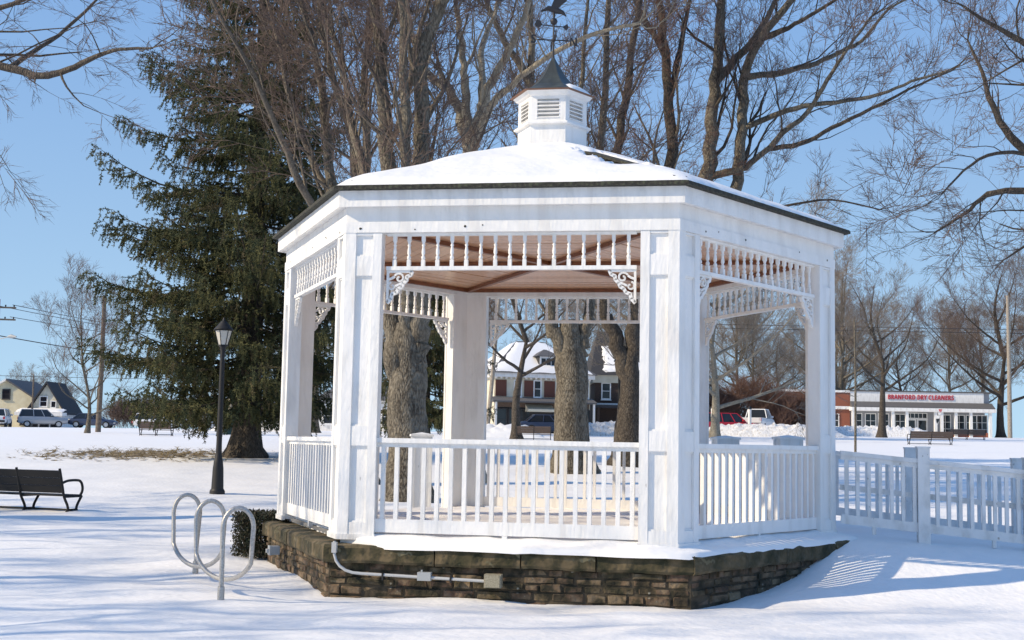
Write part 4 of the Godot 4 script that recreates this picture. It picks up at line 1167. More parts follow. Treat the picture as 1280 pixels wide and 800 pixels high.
func build_spruce(called: String, label: String, at: Vector3, H: float, R: float, clear: float, tr: float, s: int) -> void:
	var t := thing(called, label, "tree", at)
	var r := rngs(s)
	var ns := FastNoiseLite.new()
	ns.seed = s; ns.frequency = .4
	var m := MB.new()
	var sp := smooth_path([Vector3(0, -.3, 0), Vector3(0, 1.2, 0), Vector3(.05, H * .4, 0), Vector3(0, H, .05)], tr, .03, 7)
	for j in sp[0].size(): sp[1][j] = lerpf(tr, .03, clampf(sp[0][j].y / H, 0, 1)) * (1.0 + .8 * exp(-maxf(sp[0][j].y, 0.0) / .4))
	m.tube(sp[0], sp[1], 18, true, .15, ns)
	mi("trunk", m.mesh(), M.bark_dark, t)
	# a needle spray: finger-like shoots, one metre long
	var sprays := []
	for k in 2:
		var q := MB.new()
		var rq := rngs(s + k)
		for j in 26:
			var u := rq.randf()
			var p := Vector3(0, u, 0)
			var az := rq.randf() * TAU
			var d := Vector3(cos(az) * .8, rq.randf_range(.2, .9), sin(az) * .8).normalized()
			var L := rq.randf_range(.14, .34) * (1.1 - u * .5)
			q.col = Color.WHITE * rq.randf_range(.75, 1.2)
			q.tube([p, p + d * L * .5, p + d * L + Vector3(0, -.02, 0)], [.012, .026, .006], 4, false)
			# needles standing off the shoot
			for e in 5:
				var b := p + d * L * rq.randf_range(.2, 1.0)
				var nd := (d * .5 + Vector3(rq.randf_range(-1, 1), rq.randf_range(-1, 1), rq.randf_range(-1, 1))).normalized() * .05
				var sd := nd.cross(d).normalized() * .006
				q.tri(b - sd, b + sd, b + nd)
		q.tube([Vector3.ZERO, Vector3(0, .5, 0), Vector3(0, 1, 0)], [.02, .024, .006], 4, false)
		sprays.append(q.mesh())
	var br := MB.new()
	var xs := [[], []]
	var cs := [[], []]
	var y := clear
	while y < H - .3:
		var f := (y - clear) / (H - clear)
		var reach := R * pow(1.0 - f, .75) * (.74 + .26 * ss(0.0, .2, f))
		var cnt := 6 if f < .8 else 5
		var a0 := r.randf() * TAU
		for k in cnt:
			var az := a0 + TAU * k / cnt + r.randf_range(-.35, .35)
			var L := reach * r.randf_range(.45, 1.2)
			if L < .25: continue
			var out := Vector3(cos(az), 0, sin(az))
			var droop := lerpf(.30, -.12, f) + r.randf_range(-.06, .06)
			var p0 := Vector3(0, y + r.randf_range(-.2, .2), 0)
			var pts := []
			var rad := []
			for j in 9:
				var u := j / 8.0
				var yy := -droop * L * u * (1.4 - .62 * u) + .22 * L * pow(u, 3.2)
				pts.append(p0 + out * L * u * .97 + Vector3(r.randf_range(-.04, .04), yy, r.randf_range(-.04, .04)))
				rad.append(lerpf(.018 + .008 * L, .006, u))
			br.tube(pts, rad, 4, false)
			var side := Vector3(-out.z, 0, out.x)
			var n := int(L * 5.8) + 3
			for j in n:
				var u := lerpf(.16, 1.0, (j + r.randf()) / n)
				var e := u * 8.0
				var i := mini(int(e), 7)
				var b: Vector3 = pts[i].lerp(pts[i + 1], e - i)
				var w := L * .34 * (1.0 - u * .8) + .18
				var sgn := -1.0 if j % 2 else 1.0
				# side twigs sweep forward and carry hanging branchlets
				var sd := (side * sgn * r.randf_range(.5, 1.0) + out * r.randf_range(.35, .9) + Vector3(0, r.randf_range(-.35, .05), 0)).normalized()
				var wl := w * r.randf_range(.6, 1.2)
				var v := r.randi() % 2
				xs[v].append(along(b, sd, wl, r.randf() * TAU, .55 / sqrt(maxf(wl, .2))))
				cs[v].append(tone(r))
				var hang := int(wl * 4.0) + 1
				for h in hang:
					var c := b + sd * wl * r.randf_range(.1, 1.0)
					var hl := r.randf_range(.22, .55) * (1.0 - .4 * f)
					v = r.randi() % 2
					xs[v].append(along(c, Vector3(r.randf_range(-.3, .3), -1, r.randf_range(-.3, .3)) + out * .25, hl, r.randf() * TAU, .8))
					cs[v].append(tone(r))
			xs[0].append(along(pts[7], pts[8] - pts[7] + Vector3(0, .05, 0), .5, r.randf() * TAU, .9))
			cs[0].append(tone(r))
		y += lerpf(.52, .34, f) * (1.0 if R > 4.0 else .8)
	mi("boughs", br.mesh(), M.bark_dark, t)
	for k in 2: many("needles", sprays[k], M.vertex, t, xs[k], cs[k])
func tone(r: RandomNumberGenerator) -> Color:
	var c := Color(.034, .050, .020).lerp(Color(.115, .112, .038), r.randf())
	if r.randf() < .1: c = c.lerp(Color(.10, .07, .035), .6)
	return c

# ---------------------------------------------------------------- street furniture
func street_lamp(label: String, at: Vector3, h: float) -> Node3D:
	var t := thing("street_lamp", label, "street lamp", at, .3, "black lantern street lamps")
	var m := MB.new()
	m.lathe([Vector2(.15, -.2), Vector2(.15, .05), Vector2(.135, .08), Vector2(.12, .10), Vector2(.105, .5), Vector2(.09, .62), Vector2(.085, .66), Vector2(.07, .72), Vector2(.06, .80)], 12)
	mi("base", m.mesh(), M.black, t)
	m = MB.new()
	m.lathe([Vector2(.06, .79), Vector2(.055, 1.0), Vector2(.045, h - .62), Vector2(.06, h - .60), Vector2(.052, h - .575), Vector2(.075, h - .54), Vector2(.05, h - .52)], 12)
	mi("pole", m.mesh(), M.black, t)
	var y := h - .52
	m = MB.new()
	m.lathe([Vector2(.085, y), Vector2(.165, y + .30)], 6, Vector3.ZERO, 0, true)
	mi("glass", m.mesh(), M.frost, t)
	m = MB.new()
	for k in 6:
		var a := k * TAU / 6
		m.tube([Vector3(cos(a) * .088, y, sin(a) * .088), Vector3(cos(a) * .17, y + .31, sin(a) * .17)], [.009, .009], 5)
	m.lathe([Vector2(.06, y - .02), Vector2(.098, y - .01), Vector2(.098, y + .012), Vector2(.08, y + .014)], 6, Vector3.ZERO, 0, true)
	m.lathe([Vector2(.165, y + .29), Vector2(.185, y + .295), Vector2(.185, y + .315), Vector2(.17, y + .32)], 6, Vector3.ZERO, 0, true)
	mi("lantern_frame", m.mesh(), M.black, t)
	m = MB.new()
	m.lathe([Vector2(.0, y + .305), Vector2(.20, y + .306), Vector2(.185, y + .33), Vector2(.12, y + .40), Vector2(.09, y + .44), Vector2(.075, y + .45), Vector2(.06, y + .48), Vector2(.025, y + .50), Vector2(.022, y + .54), Vector2(0, y + .57)], 12)
	mi("lantern_cap", m.mesh(), M.black, t)
	return t
func park_bench(label: String, at: Vector3, turn: float, w: float, m1: Material, m2: Material, group := "") -> Node3D:   # faces +z
	var t := thing("park_bench", label, "bench", at, turn, group)
	for j in 3:
		var y := .50 + j * .125
		var z := -.215 - j * .045
		mi("back_slat", bx(Vector3(-w / 2, -.0605, -.014), Vector3(w / 2, .0605, .014)), m1, t, Transform3D(Basis(Vector3.RIGHT, -.34), Vector3(0, y, z)))
	for j in 4:
		mi("seat_slat", bx(Vector3(-w / 2, .385 - j * .002, -.19 + j * .11), Vector3(w / 2, .413 - j * .002, -.095 + j * .11)), m1, t)
	mi("stretcher", bx(Vector3(-w / 2, .145, -.02), Vector3(w / 2, .175, .01)), m2, t)
	for s in [-1.0, 0.0, 1.0]:
		var x: float = s * (w / 2 - (.0 if s else 0.0))
		var m := MB.new()
		var leg := func(pts, rr):
			var q := []
			for p in pts: q.append(Vector3(x, p[1], p[0]))
			var ra := []
			for p in pts: ra.append(rr)
			var sp := smooth_path(q, rr, rr, 4)
			m.tube(sp[0], sp[1], 7)
		leg.call([[-.24, -.06], [-.20, .02], [-.12, .12], [-.08, .16], [-.10, .24], [-.19, .38], [-.235, .52], [-.30, .74], [-.335, .84]], .022)
		leg.call([[.30, -.06], [.27, .02], [.18, .12], [.13, .16], [.15, .24], [.25, .38]], .022)
		leg.call([[-.19, .38], [.25, .38]], .02)
		leg.call([[-.10, .16], [.15, .16]], .02)
		if s != 0.0: leg.call([[-.26, .60], [-.12, .64], [.10, .645], [.21, .62], [.26, .54], [.26, .46], [.22, .40]], .022)
		mi("end_frame" if s else "middle_frame", m.mesh(), m2, t)
	return t
func car(label: String, at: Vector3, turn: float, paint: Material, kind: String, group := "") -> Node3D:   # faces +x
	var t := thing("parked_car", label, "car", at, turn, group)
	var L := 4.6
	var hw := .88
	# body sections along x: [x, half width, bottom, top]
	var sec := [[-2.3, .72, .42, .70], [-2.24, .82, .34, .86], [-1.9, hw, .26, .93], [-.9, hw, .24, .95], [.5, hw, .24, .95], [.95, hw, .24, .93], [1.7, .86, .26, .84], [2.18, .78, .32, .72], [2.3, .66, .40, .60]]
	if kind == "suv": sec = [[-2.3, .76, .48, .95], [-2.24, .85, .40, 1.05], [-1.9, .92, .34, 1.08], [-.9, .92, .32, 1.08], [.6, .92, .32, 1.08], [1.0, .92, .32, 1.06], [1.7, .9, .34, 1.0], [2.2, .82, .40, .92], [2.3, .72, .46, .80]]
	if kind == "pickup": sec = [[-2.6, .8, .50, 1.0], [-2.55, .9, .46, 1.05], [-1.9, .92, .40, 1.06], [-.6, .92, .38, 1.06], [1.0, .92, .38, 1.08], [1.2, .92, .38, 1.08], [2.0, .92, .40, 1.04], [2.5, .86, .45, .95], [2.6, .76, .50, .85]]
	var pts := []
	for s in sec:
		var w: float = s[1]
		var ym: float = lerpf(s[2], s[3], .55)
		for p in [[-w * .82, s[2]], [-w * .97, s[2] + .10], [-w, ym], [-w * .95, s[3] - .07], [-w * .82, s[3]], [w * .82, s[3]], [w * .95, s[3] - .07], [w, ym], [w * .97, s[2] + .10], [w * .82, s[2]]]: pts.append(Vector3(s[0], p[1], p[0]))
	var m := MB.new()
	m.grid(pts, 10, true)
	for e in [0, sec.size() - 1]:
		for q in range(1, 9):
			var A: Vector3 = pts[e * 10]
			m.tri(A, pts[e * 10 + q], pts[e * 10 + q + 1])
	mi("body", m.mesh(), paint, t)
	# cabin: glass block, roof, pillars
	var b: float = sec[4][3] - .03
	var top := 1.44
	var c := [-1.75, -1.15, .25, 1.05]      # rear foot, rear roof, front roof, front foot
	if kind == "suv": top = 1.74; c = [-2.2, -1.95, .35, 1.05]
	if kind == "wagon": top = 1.48; c = [-2.2, -1.85, .3, 1.05]
	if kind == "pickup": top = 1.78; c = [-.72, -.55, .75, 1.35]
	var wl := hw - .04
	var wt := hw - .22
	var frame := func(a, y0, y1, grow):
		var g := MB.new()
		var k0: float = (y0 - b) / (top - b)
		var k1: float = (y1 - b) / (top - b)
		var p := []
		for k in [[k0, y0], [k1, y1]]:
			var w: float = lerpf(wl, wt, k[0]) + grow
			var xr: float = lerpf(c[0], c[1], k[0]) - grow
			var xf: float = lerpf(c[3], c[2], k[0]) + grow
			p.append_array([Vector3(xr, k[1], w), Vector3(xf, k[1], w), Vector3(xf, k[1], -w), Vector3(xr, k[1], -w)])
		g.hexa(p)
		return g.mesh()
	mi("glass", frame.call(0, b, top - .04, 0.0), M.glass_dark, t)
	mi("roof", frame.call(0, top - .06, top, .012), paint, t)
	for s in [-1.0, 1.0]:
		for q in [[c[0], c[1]], [c[3], c[2]], [lerpf(c[0], c[3], .42), lerpf(c[1], c[2], .45)], [lerpf(c[0], c[3], .72), lerpf(c[1], c[2], .76)]]:
			var pm2 := MB.new()
			pm2.beam(Vector3(q[0], b, s * (wl + .004)), Vector3(q[1], top - .03, s * (wt + .004)), .06, .07, Vector3(0, 0, 1))
			mi("pillar", pm2.mesh(), paint, t)
		var hl := bx(Vector3(2.16 if kind != "pickup" else 2.46, sec[8][3] - .16, s * .68 - .12), Vector3(2.30 if kind != "pickup" else 2.60, sec[8][3] - .02, s * .68 + .12))
		mi("headlight", hl, M.alloy, t)
		var x0: float = sec[0][0] - .02
		mi("taillight", bx(Vector3(x0, sec[0][3] - .22, s * .72 - .09), Vector3(x0 + .1, sec[0][3] + .02, s * .72 + .09)), M.red_sign, t)
		mi("mirror", bx(Vector3(.72, b + .06, s * (wl + .02)), Vector3(.86, b + .2, s * (wl + .22))), paint, t)
		for x in [-1.42, 1.45] if kind != "pickup" else [-1.6, 1.7]:
			var w := part("wheel", t, Transform3D(Basis(Vector3.RIGHT, s * PI / 2), Vector3(x, .33, s * (hw - .10))))
			var a := MB.new()
			a.lathe([Vector2(.20, -.11), Vector2(.32, -.11), Vector2(.34, -.08), Vector2(.34, .10), Vector2(.32, .13), Vector2(.21, .13)], 20)
			mi("tyre", a.mesh(), M.rubber, w)
			a = MB.new()
			a.lathe([Vector2(.215, .12), Vector2(.20, .10), Vector2(.05, .115), Vector2(0, .12)], 20)
			mi("rim", a.mesh(), M.alloy, w)
	if kind == "pickup":
		mi("tailgate", bx(Vector3(-2.62, .62, -.78), Vector3(-2.56, 1.04, .78)), paint, t)
	mi("bumper", bx(Vector3(sec[0][0] - .06, sec[0][2] - .04, -.8), Vector3(sec[0][0] + .12, sec[0][2] + .16, .8)), M.rubber if kind != "pickup" else M.alloy, t)
	return t
func snow_bank(label: String, at: Vector3, turn: float, L: float, w: float, h: float, s: int, m1: Material) -> Node3D:
	var t := thing("snow_bank", label, "snow bank", at, turn)
	var m := MB.new()
	var pts := []
	var nu := int(L * 4)
	for j in 17:
		for u in nu + 1:
			var x := (float(u) / nu - .5) * L
			var k := j / 16.0 * 2 - 1
			var e := 1.0 - pow(absf(x) / (L / 2), 4)
			var lump := .8 + .22 * nz.get_noise_2d(x * 9 + s * 50, k * 9) + .16 * nz.get_noise_2d(x * 16 + s * 50, k * 12) + .10 * nz.get_noise_2d(x * 50 + s, k * 30)
			pts.append(Vector3(x, h * e * pow(cos(k * PI / 2), .8) * lump - .12, k * w / 2))
	m.grid(pts, nu + 1)
	mi("snow", m.mesh(), m1, t)
	return t
func utility_pole(label: String, at: Vector3, h: float, arms: Array, m1: Material, r0 := .15, turn := 0.0) -> Node3D:
	var t := thing("utility_pole", label, "utility pole", at, turn)
	var m := MB.new()
	m.tube([Vector3(0, -.5, 0), Vector3(.03, h * .5, 0), Vector3(0, h, 0)], [r0, r0 * .85, r0 * .65], 10)
	mi("pole", m.mesh(), m1, t)
	for a in arms:
		mi("cross_arm", bx(Vector3(-1.25, a - .06, -.06), Vector3(1.25, a + .06, .06)), m1, t)
		for x in [-1.1, -.5, .5, 1.1]:
			m = MB.new()
			m.lathe([Vector2(.03, a + .06), Vector2(.06, a + .1), Vector2(.05, a + .2), Vector2(0, a + .22)], 8, Vector3(x, 0, 0))
			mi("insulator", m.mesh(), M.glass_dark, t)
	return t
func wire(label: String, a: Vector3, b: Vector3, sag: float, rad := .022) -> void:
	var m := MB.new()
	var p := []
	var q := []
	for j in 13:
		var t := j / 12.0
		p.append(a.lerp(b, t) - Vector3(0, sag * 4 * t * (1 - t), 0)); q.append(rad)
	m.tube(p, q, 4)
	tag(mi("overhead_wire", m.mesh(), M.wire), label, "wire", "overhead wires")
func build_street() -> void:
	var l1 := street_lamp("black lantern street lamp on a tall post in the snow beside the spruce", on(-6.38, -10.72), 3.45)
	street_lamp("black lantern street lamp standing against the dark maple trunk behind the gazebo", on(2.49, -25.8), 3.40)
	park_bench("black slatted park bench with scrolled iron ends, seen from behind on the open snow", on(-8.62, -6.9, -.14), PI - .33, 1.75, M.bench_black, M.bench_black)
	park_bench("dark park bench under the spruce boughs far across the snow", on(-19.25, -50.2, -.1), PI, 1.6, M.bench_wood, M.black)
	park_bench("brown park bench with its back to the gazebo in front of the cleaners' shop", on(21.1, -55.2, -.1), PI + .05, 2.3, M.bench_wood, M.black)
	park_bench("brown park bench close to the cleaners' shop window", on(29.7, -75.2, -.1), PI, 2.4, M.bench_wood, M.black)
	park_bench("brown park bench at the foot of the slim dark tree", on(-.2, -54.0, -.1), PI, 1.8, M.bench_wood, M.black)
	# cars
	var silver := pm(lin(.32, .34, .37), .3, .3)
	var white := pm(lin(.72, .73, .74), .3)
	var blue := pm(lin(.06, .075, .12), .3, .2)
	var red := pm(lin(.48, .02, .035), .3)
	var maroon := pm(lin(.13, .02, .03), .35)
	car("silver van-like car parked before the yellow house", on(-48.0, -110.2), .35, silver, "suv")
	car("pale parked car at the end of the row by the brick wall", on(-51.6, -108.6), PI * .58, white, "suv")
	car("dark car parked in front of the white gabled house", on(-43.9, -112.5), .1, blue, "sedan")
	car("white car half hidden by the lowest spruce boughs", on(-37.0, -111), .05, white, "wagon")
	car("silver car half hidden by spruce boughs next to the white car", on(-33.2, -112), .1, silver, "suv")
	car("dark red car under the spruce boughs beyond the dark bench", on(-29.0, -113), .05, maroon, "sedan")
	car("dark blue car in front of the shop house awning", on(.9, -80.2), .15, blue, "sedan")
	car("bright red car half hidden behind the ploughed snow bank", on(14.7, -84.5), .25, red, "suv")
	car("white pickup truck behind the ploughed snow bank, tail towards the park", on(17.6, -88.5, .35), PI * .5 + PI + PI * .88, white, "pickup")
	car("grey car parked beside the dark maple trunk by the brown house", on(8.4, -83.5), .2, silver, "sedan")
	# ploughed snow
	snow_bank("lumpy ploughed snow bank in front of the red car and the pickup", on(17.0, -80.0), -.03, 12.0, 3.0, 1.25, 1, M.plowed)
	snow_bank("lumpy ploughed snow bank before the dark brown house", on(6.6, -74.0), .0, 9.0, 2.6, 1.35, 2, M.plowed)
	snow_bank("lumpy ploughed snow bank at the brick end of the cleaners' shop", on(31.0, -104.0), .0, 12.5, 3.4, 1.25, 3, M.plowed)
	snow_bank("lumpy ploughed snow bank beside the spruce trunk", on(-20.5, -80.0), .0, 7.0, 2.6, 1.3, 4, M.plowed)
	snow_bank("smooth snow mound under the slim dark tree", on(-2.2, -62.0), .1, 5.5, 2.4, 1.0, 5, M.roof_snow)
	# bollards by the red car
	for q in [[12.0, -80.6, "white bollard post next to the pale sycamore, in front of the red car"], [12.9, -80.4, "white bollard post over the bonnet of the red car"], [15.9, -82.2, "white bollard post between the red car and the pickup"]]:
		var t := thing("bollard", q[2], "bollard", on(q[0], q[1]), 0, "white bollard posts by the parked cars")
		var m := MB.new()
		m.lathe([Vector2(.13, -.2), Vector2(.13, 2.0), Vector2(.12, 2.05)], 10)
		mi("shaft", m.mesh(), M.far_white, t)
		m = MB.new()
		m.lathe([Vector2(.16, 2.04), Vector2(.16, 2.10), Vector2(.05, 2.25), Vector2(0, 2.3)], 10)
		mi("cap", m.mesh(), M.black, t)
	# poles and wires
	utility_pole("dark utility pole with two cross arms at the edge of the street", on(-40.3, -80.2), 9.6, [9.0, 8.1], M.pole, .16, .2)
	utility_pole("thin utility pole between the yellow house and the gabled house", on(-51.1, -115.2), 5.3, [], M.pole, .12)
	utility_pole("brown wooden pole beside the young upswept tree", on(-25.6, -60.2), 8.0, [], M.pole, .17)
	utility_pole("pale wooden utility pole at the end of the cleaners' shop", on(43.6, -105.2), 13.2, [], M.pole_pale, .22)
	utility_pole("leaning pale pole beside the slim dark tree at the shop house", on(-3.0, -62.0), 9.0, [], M.pole_pale, .14).rotation.z = -.07
	utility_pole("thin brown pole rising from the snow beside the gazebo ramp", on(13.4, -40.2), 5.6, [], M.bark, .055)
	var ap := on(-40.3, -80.2)
	for q in [[1.05, 9.2], [-.5, 9.2], [.9, 8.3]]: wire("thin overhead wire strung from the cross arms over the street", ap + Vector3(q[0], q[1], 0), on(-20, -130) + Vector3(q[0], 7.3 + q[1] * .1, 0), .6)
	wire("heavier overhead wire below the cross arms over the street", ap + Vector3(0, 6.9, 0), on(-20, -130) + Vector3(0, 6.2, 0), .7, .035)
	wire("overhead wire running past the thin utility pole", on(-70, -112) + Vector3(0, 5.4, 0), on(-20, -118) + Vector3(0, 5.1, 0), .2)
	for k in 2: wire("long overhead wire behind the gazebo towards the pale utility pole", Vector3(-20, 12.9 - k * .35, -105), Vector3(110, 13.2 - k * .35, -105.4), .4, .028)
	# street light arm at the left
	var sl := thing("street_light", "cobra-head street light on a thin arm beyond the cross-armed pole", "street light", on(-40.2, -79.0))
	var m := MB.new()
	m.tube([Vector3(0, 6.0, -1), Vector3(.8, 6.4, 1.2), Vector3(2.3, 6.55, 2.4)], [.04, .035, .03], 6)
	mi("arm", m.mesh(), M.box_grey, sl)
	m = MB.new()
	m.tube([Vector3(2.2, 6.55, 2.4), Vector3(2.5, 6.58, 2.5), Vector3(2.9, 6.55, 2.6)], [.05, .16, .05], 8)
	mi("head", m.mesh(), M.box_grey, sl)
	# litter bin, posts and signs under the spruce
	var bn := thing("litter_bin", "dark green litter bin beside the small red sign under the spruce", "litter bin", on(-17.2, -57.0))
	m = MB.new()
	m.lathe([Vector2(.28, -.1), Vector2(.30, .85), Vector2(.32, .9), Vector2(.2, 1.0), Vector2(0, 1.02)], 12)
	mi("drum", m.mesh(), M.green_bin, bn)
	mi("hatch", bx(Vector3(-.16, .68, .22), Vector3(.16, .82, .315)), M.black, bn)
	for q in [[-22.6, -72, 3.2, .22, "stout brown trunk-like post under the spruce, next to the dark red car"], [-20.9, -73, 3.6, .24, "stout brown trunk-like post under the spruce, nearer the litter bin"]]:
		var t := thing("tree_stump_post", q[4], "post", on(q[0], q[1]))
		m = MB.new()
		m.tube([Vector3(0, -.2, 0), Vector3(.05, q[2] * .5, 0), Vector3(0, q[2], 0)], [q[3], q[3] * .9, q[3] * .85], 10, true, .1, nz)
		mi("shaft", m.mesh(), M.bark_pale, t)
	var sg := thing("street_sign", "small red sign on a post beside the litter bin", "sign", on(-17.0, -60.0))
	m = MB.new()
	m.tube([Vector3(0, -.2, 0), Vector3(0, 2.5, 0)], [.03, .03], 6)
	mi("post", m.mesh(), M.box_grey, sg)
	m = MB.new()
	m.slab([Vector2(-.3, 1.75), Vector2(-.12, 1.57), Vector2(.12, 1.57), Vector2(.3, 1.75), Vector2(.3, 2.0), Vector2(.12, 2.18), Vector2(-.12, 2.18), Vector2(-.3, 2.0)], .03, .05)
	mi("plate", m.mesh(), M.red_sign, sg)
	var ds := thing("direction_sign", "dark blue-grey slatted sign board behind the street lamp under the spruce", "sign", on(-13.6, -56.0))
	mi("post", bx(Vector3(-.04, -.2, -.04), Vector3(.04, 2.7, .04)), M.black, ds)
	for k in 5: mi("plate", bx(Vector3(-.26, 1.25 + k * .27, .045), Vector3(.26, 1.48 + k * .27, .075)), M.grey_wall if k % 2 else M.dark_roof, ds)
	var fp := thing("flagpole", "thin white pole behind the huge maple trunk", "pole", on(-6.75, -65.2))
	m = MB.new()
	m.tube([Vector3(0, -.2, 0), Vector3(0, 3.7, 0)], [.09, .07], 8)
	mi("shaft", m.mesh(), M.far_white, fp)
	mi("cap", bx(Vector3(-.1, 3.68, -.1), Vector3(.1, 3.74, .1)), M.far_white, fp)
	# small yew by the shop house
	var yw := thing("yew_bush", "small rounded yellow-green bush by the dark blue car", "bush", on(2.45, -72.0))
	var r := rngs(9)
	var lm := MB.new()
	for j in 3500:
		var p := Vector3(r.randfn(), r.randfn(), r.randfn()).normalized() * pow(r.randf(), .3)
		p = Vector3(p.x * .62, p.y * .95 + .8, p.z * .62)
		var b := Basis.from_euler(Vector3(r.randf() * 6, r.randf() * 6, r.randf() * 6))
		lm.col = Color(.05, .06, .018).lerp(Color(.14, .13, .03), r.randf())
		lm.quad(p + b * Vector3(-.03, 0, 0), p + b * Vector3(0, 0, .07), p + b * Vector3(.03, 0, 0), p + b * Vector3(0, 0, -.07))
	var fo := mi("foliage", lm.mesh(), M.leafy, yw)
	fo.set_meta("kind", "stuff")
	m = MB.new()
	m.tube([Vector3(0, -.2, 0), Vector3(0, .9, 0)], [.06, .03], 6)
	mi("stem", m.mesh(), M.bark_dark, yw)
	# bare ground with dead grass showing through the snow
	m = MB.new()
	var gx := []
	var gc := []
	var cell := .09
	var blade := MB.new()
	for j in 5:
		var a := j * 1.3
		blade.tube([Vector3(0, 0, 0), Vector3(cos(a) * .03, .05, sin(a) * .03), Vector3(cos(a) * .10, .075, sin(a) * .10)], [.003, .0025, .0008], 3, false)
	for iz in 130:
		for ixx in 120:
			var x := -19.5 + ixx * cell
			var z := -31.5 + iz * cell
			if x > -8.6: continue
			var e := 1.0 - Vector2((x + 12.4) / 3.9, (z + 25.8) / 4.6).length()
			var v := nz.get_noise_2d(x * 5, z * 3) * .75 + nz.get_noise_2d(x * 17, z * 11) * .45 + e * .8 - .42
			if v < 0: continue
			m.col = Color(.12, .09, .055).lerp(Color(.30, .245, .16), clampf(.5 + nz.get_noise_2d(x * 40, z * 40), 0, 1))
			var P := func(a, b): return on(x + a * cell, z + b * cell, .022 + .012 * nz.get_noise_2d((x + a * cell) * 60, (z + b * cell) * 60))
			m.quad(P.call(0, 1), P.call(1, 1), P.call(1, 0), P.call(0, 0))
			if r.randf() < .10:
				gx.append(Transform3D(Basis(Vector3.UP, r.randf() * TAU).scaled(Vector3.ONE * r.randf_range(.7, 1.5)), on(x + r.randf() * cell, z + r.randf() * cell, .02)))
				gc.append(Color(.17, .13, .06).lerp(Color(.32, .26, .14), r.randf()))
	structure("bare_ground", m.mesh(), M.soil, "patchy brown bare earth showing through the snow under the spruce")
	var gt := Node3D.new()
	gt.name = "dead_grass"; add_child(gt)
	tag(gt, "dead straw-coloured grass on the bare patch under the spruce", "grass", "", "stuff")
	many("blades", blade.mesh(), M.vertex, gt, gx, gc)

# ---------------------------------------------------------------- buildings
func window(p: Node, x: float, y: float, w: float, h: float, z: float, nx: int, ny: int, frame: Material, b := Basis.IDENTITY, o := Vector3.ZERO) -> void:   # centred on (x, y), on the wall plane z
	var t := part("window", p, Transform3D(b, o) * Transform3D(Basis.IDENTITY, Vector3(x, y, z)))
	mi("pane", bx(Vector3(-w / 2, -h / 2, .0), Vector3(w / 2, h / 2, .03)), M.glass_dark, t)
	var m := MB.new()
	for s in [-1, 1]:
		m.box(Vector3(s * (w / 2 + .05), 0, .04), Vector3(.10, h + .2, .10))
		m.box(Vector3(0, s * (h / 2 + .05), .041), Vector3(w, .10, .10))
	for j in range(1, nx): m.box(Vector3(-w / 2 + w * j / nx, 0, .045), Vector3(.05, h, .04))
	for j in range(1, ny): m.box(Vector3(0, -h / 2 + h * j / ny, .047), Vector3(w, .05, .04))
	mi("frame", m.mesh(), frame, t)
	mi("sill", bx(Vector3(-w / 2 - .14, -h / 2 - .17, 0), Vector3(w / 2 + .14, -h / 2 - .10, .16)), frame, t)
func hip(w: float, d: float, y: float, h: float, over: float, ra: Vector2, rb: Vector2, thick := .0) -> ArrayMesh:   # plan x 0..w, z 0..-d; ridge ends ra, rb as (x, z)
	var m := MB.new()
	var A := Vector3(-over, y, over)
	var B := Vector3(w + over, y, over)
	var C := Vector3(w + over, y, -d - over)
	var D := Vector3(-over, y, -d - over)
	var P := Vector3(ra.x, y + h, ra.y)
	var Q := Vector3(rb.x, y + h, rb.y)
	m.quad(A, B, Q, P); m.tri(B, C, Q); m.quad(C, D, P, Q); m.tri(D, A, P)
	m.quad(D, C, B, A)
	return m.mesh()
func patch(m: MB, c: Array, f: Array, seed_: int, th: float) -> void:   # a snow sheet with an uneven outline on a quad c, f = [u0, u1, v0, v1]
	var nn := (c[1] - c[0]).cross(c[3] - c[0]).normalized() as Vector3
	var pts := []
	var n := 14
	for j in n + 1:
		for i in n + 1:
			var u := lerpf(f[0], f[1], float(i) / n) + (.05 * nz.get_noise_2d(j * 14 + seed_, i * 9))
			var v := lerpf(f[2], f[3], float(j) / n) + (.05 * nz.get_noise_2d(i * 14 + seed_, j * 11 + 50))
			var e := minf(minf(i, n - i), minf(j, n - j))
			pts.append((c[0] as Vector3).lerp(c[1], u).lerp((c[3] as Vector3).lerp(c[2], u), v) + nn * (th if e > 0 else .005))
	pts.reverse()
	var k := MB.new()
	m.grid(pts, n + 1)
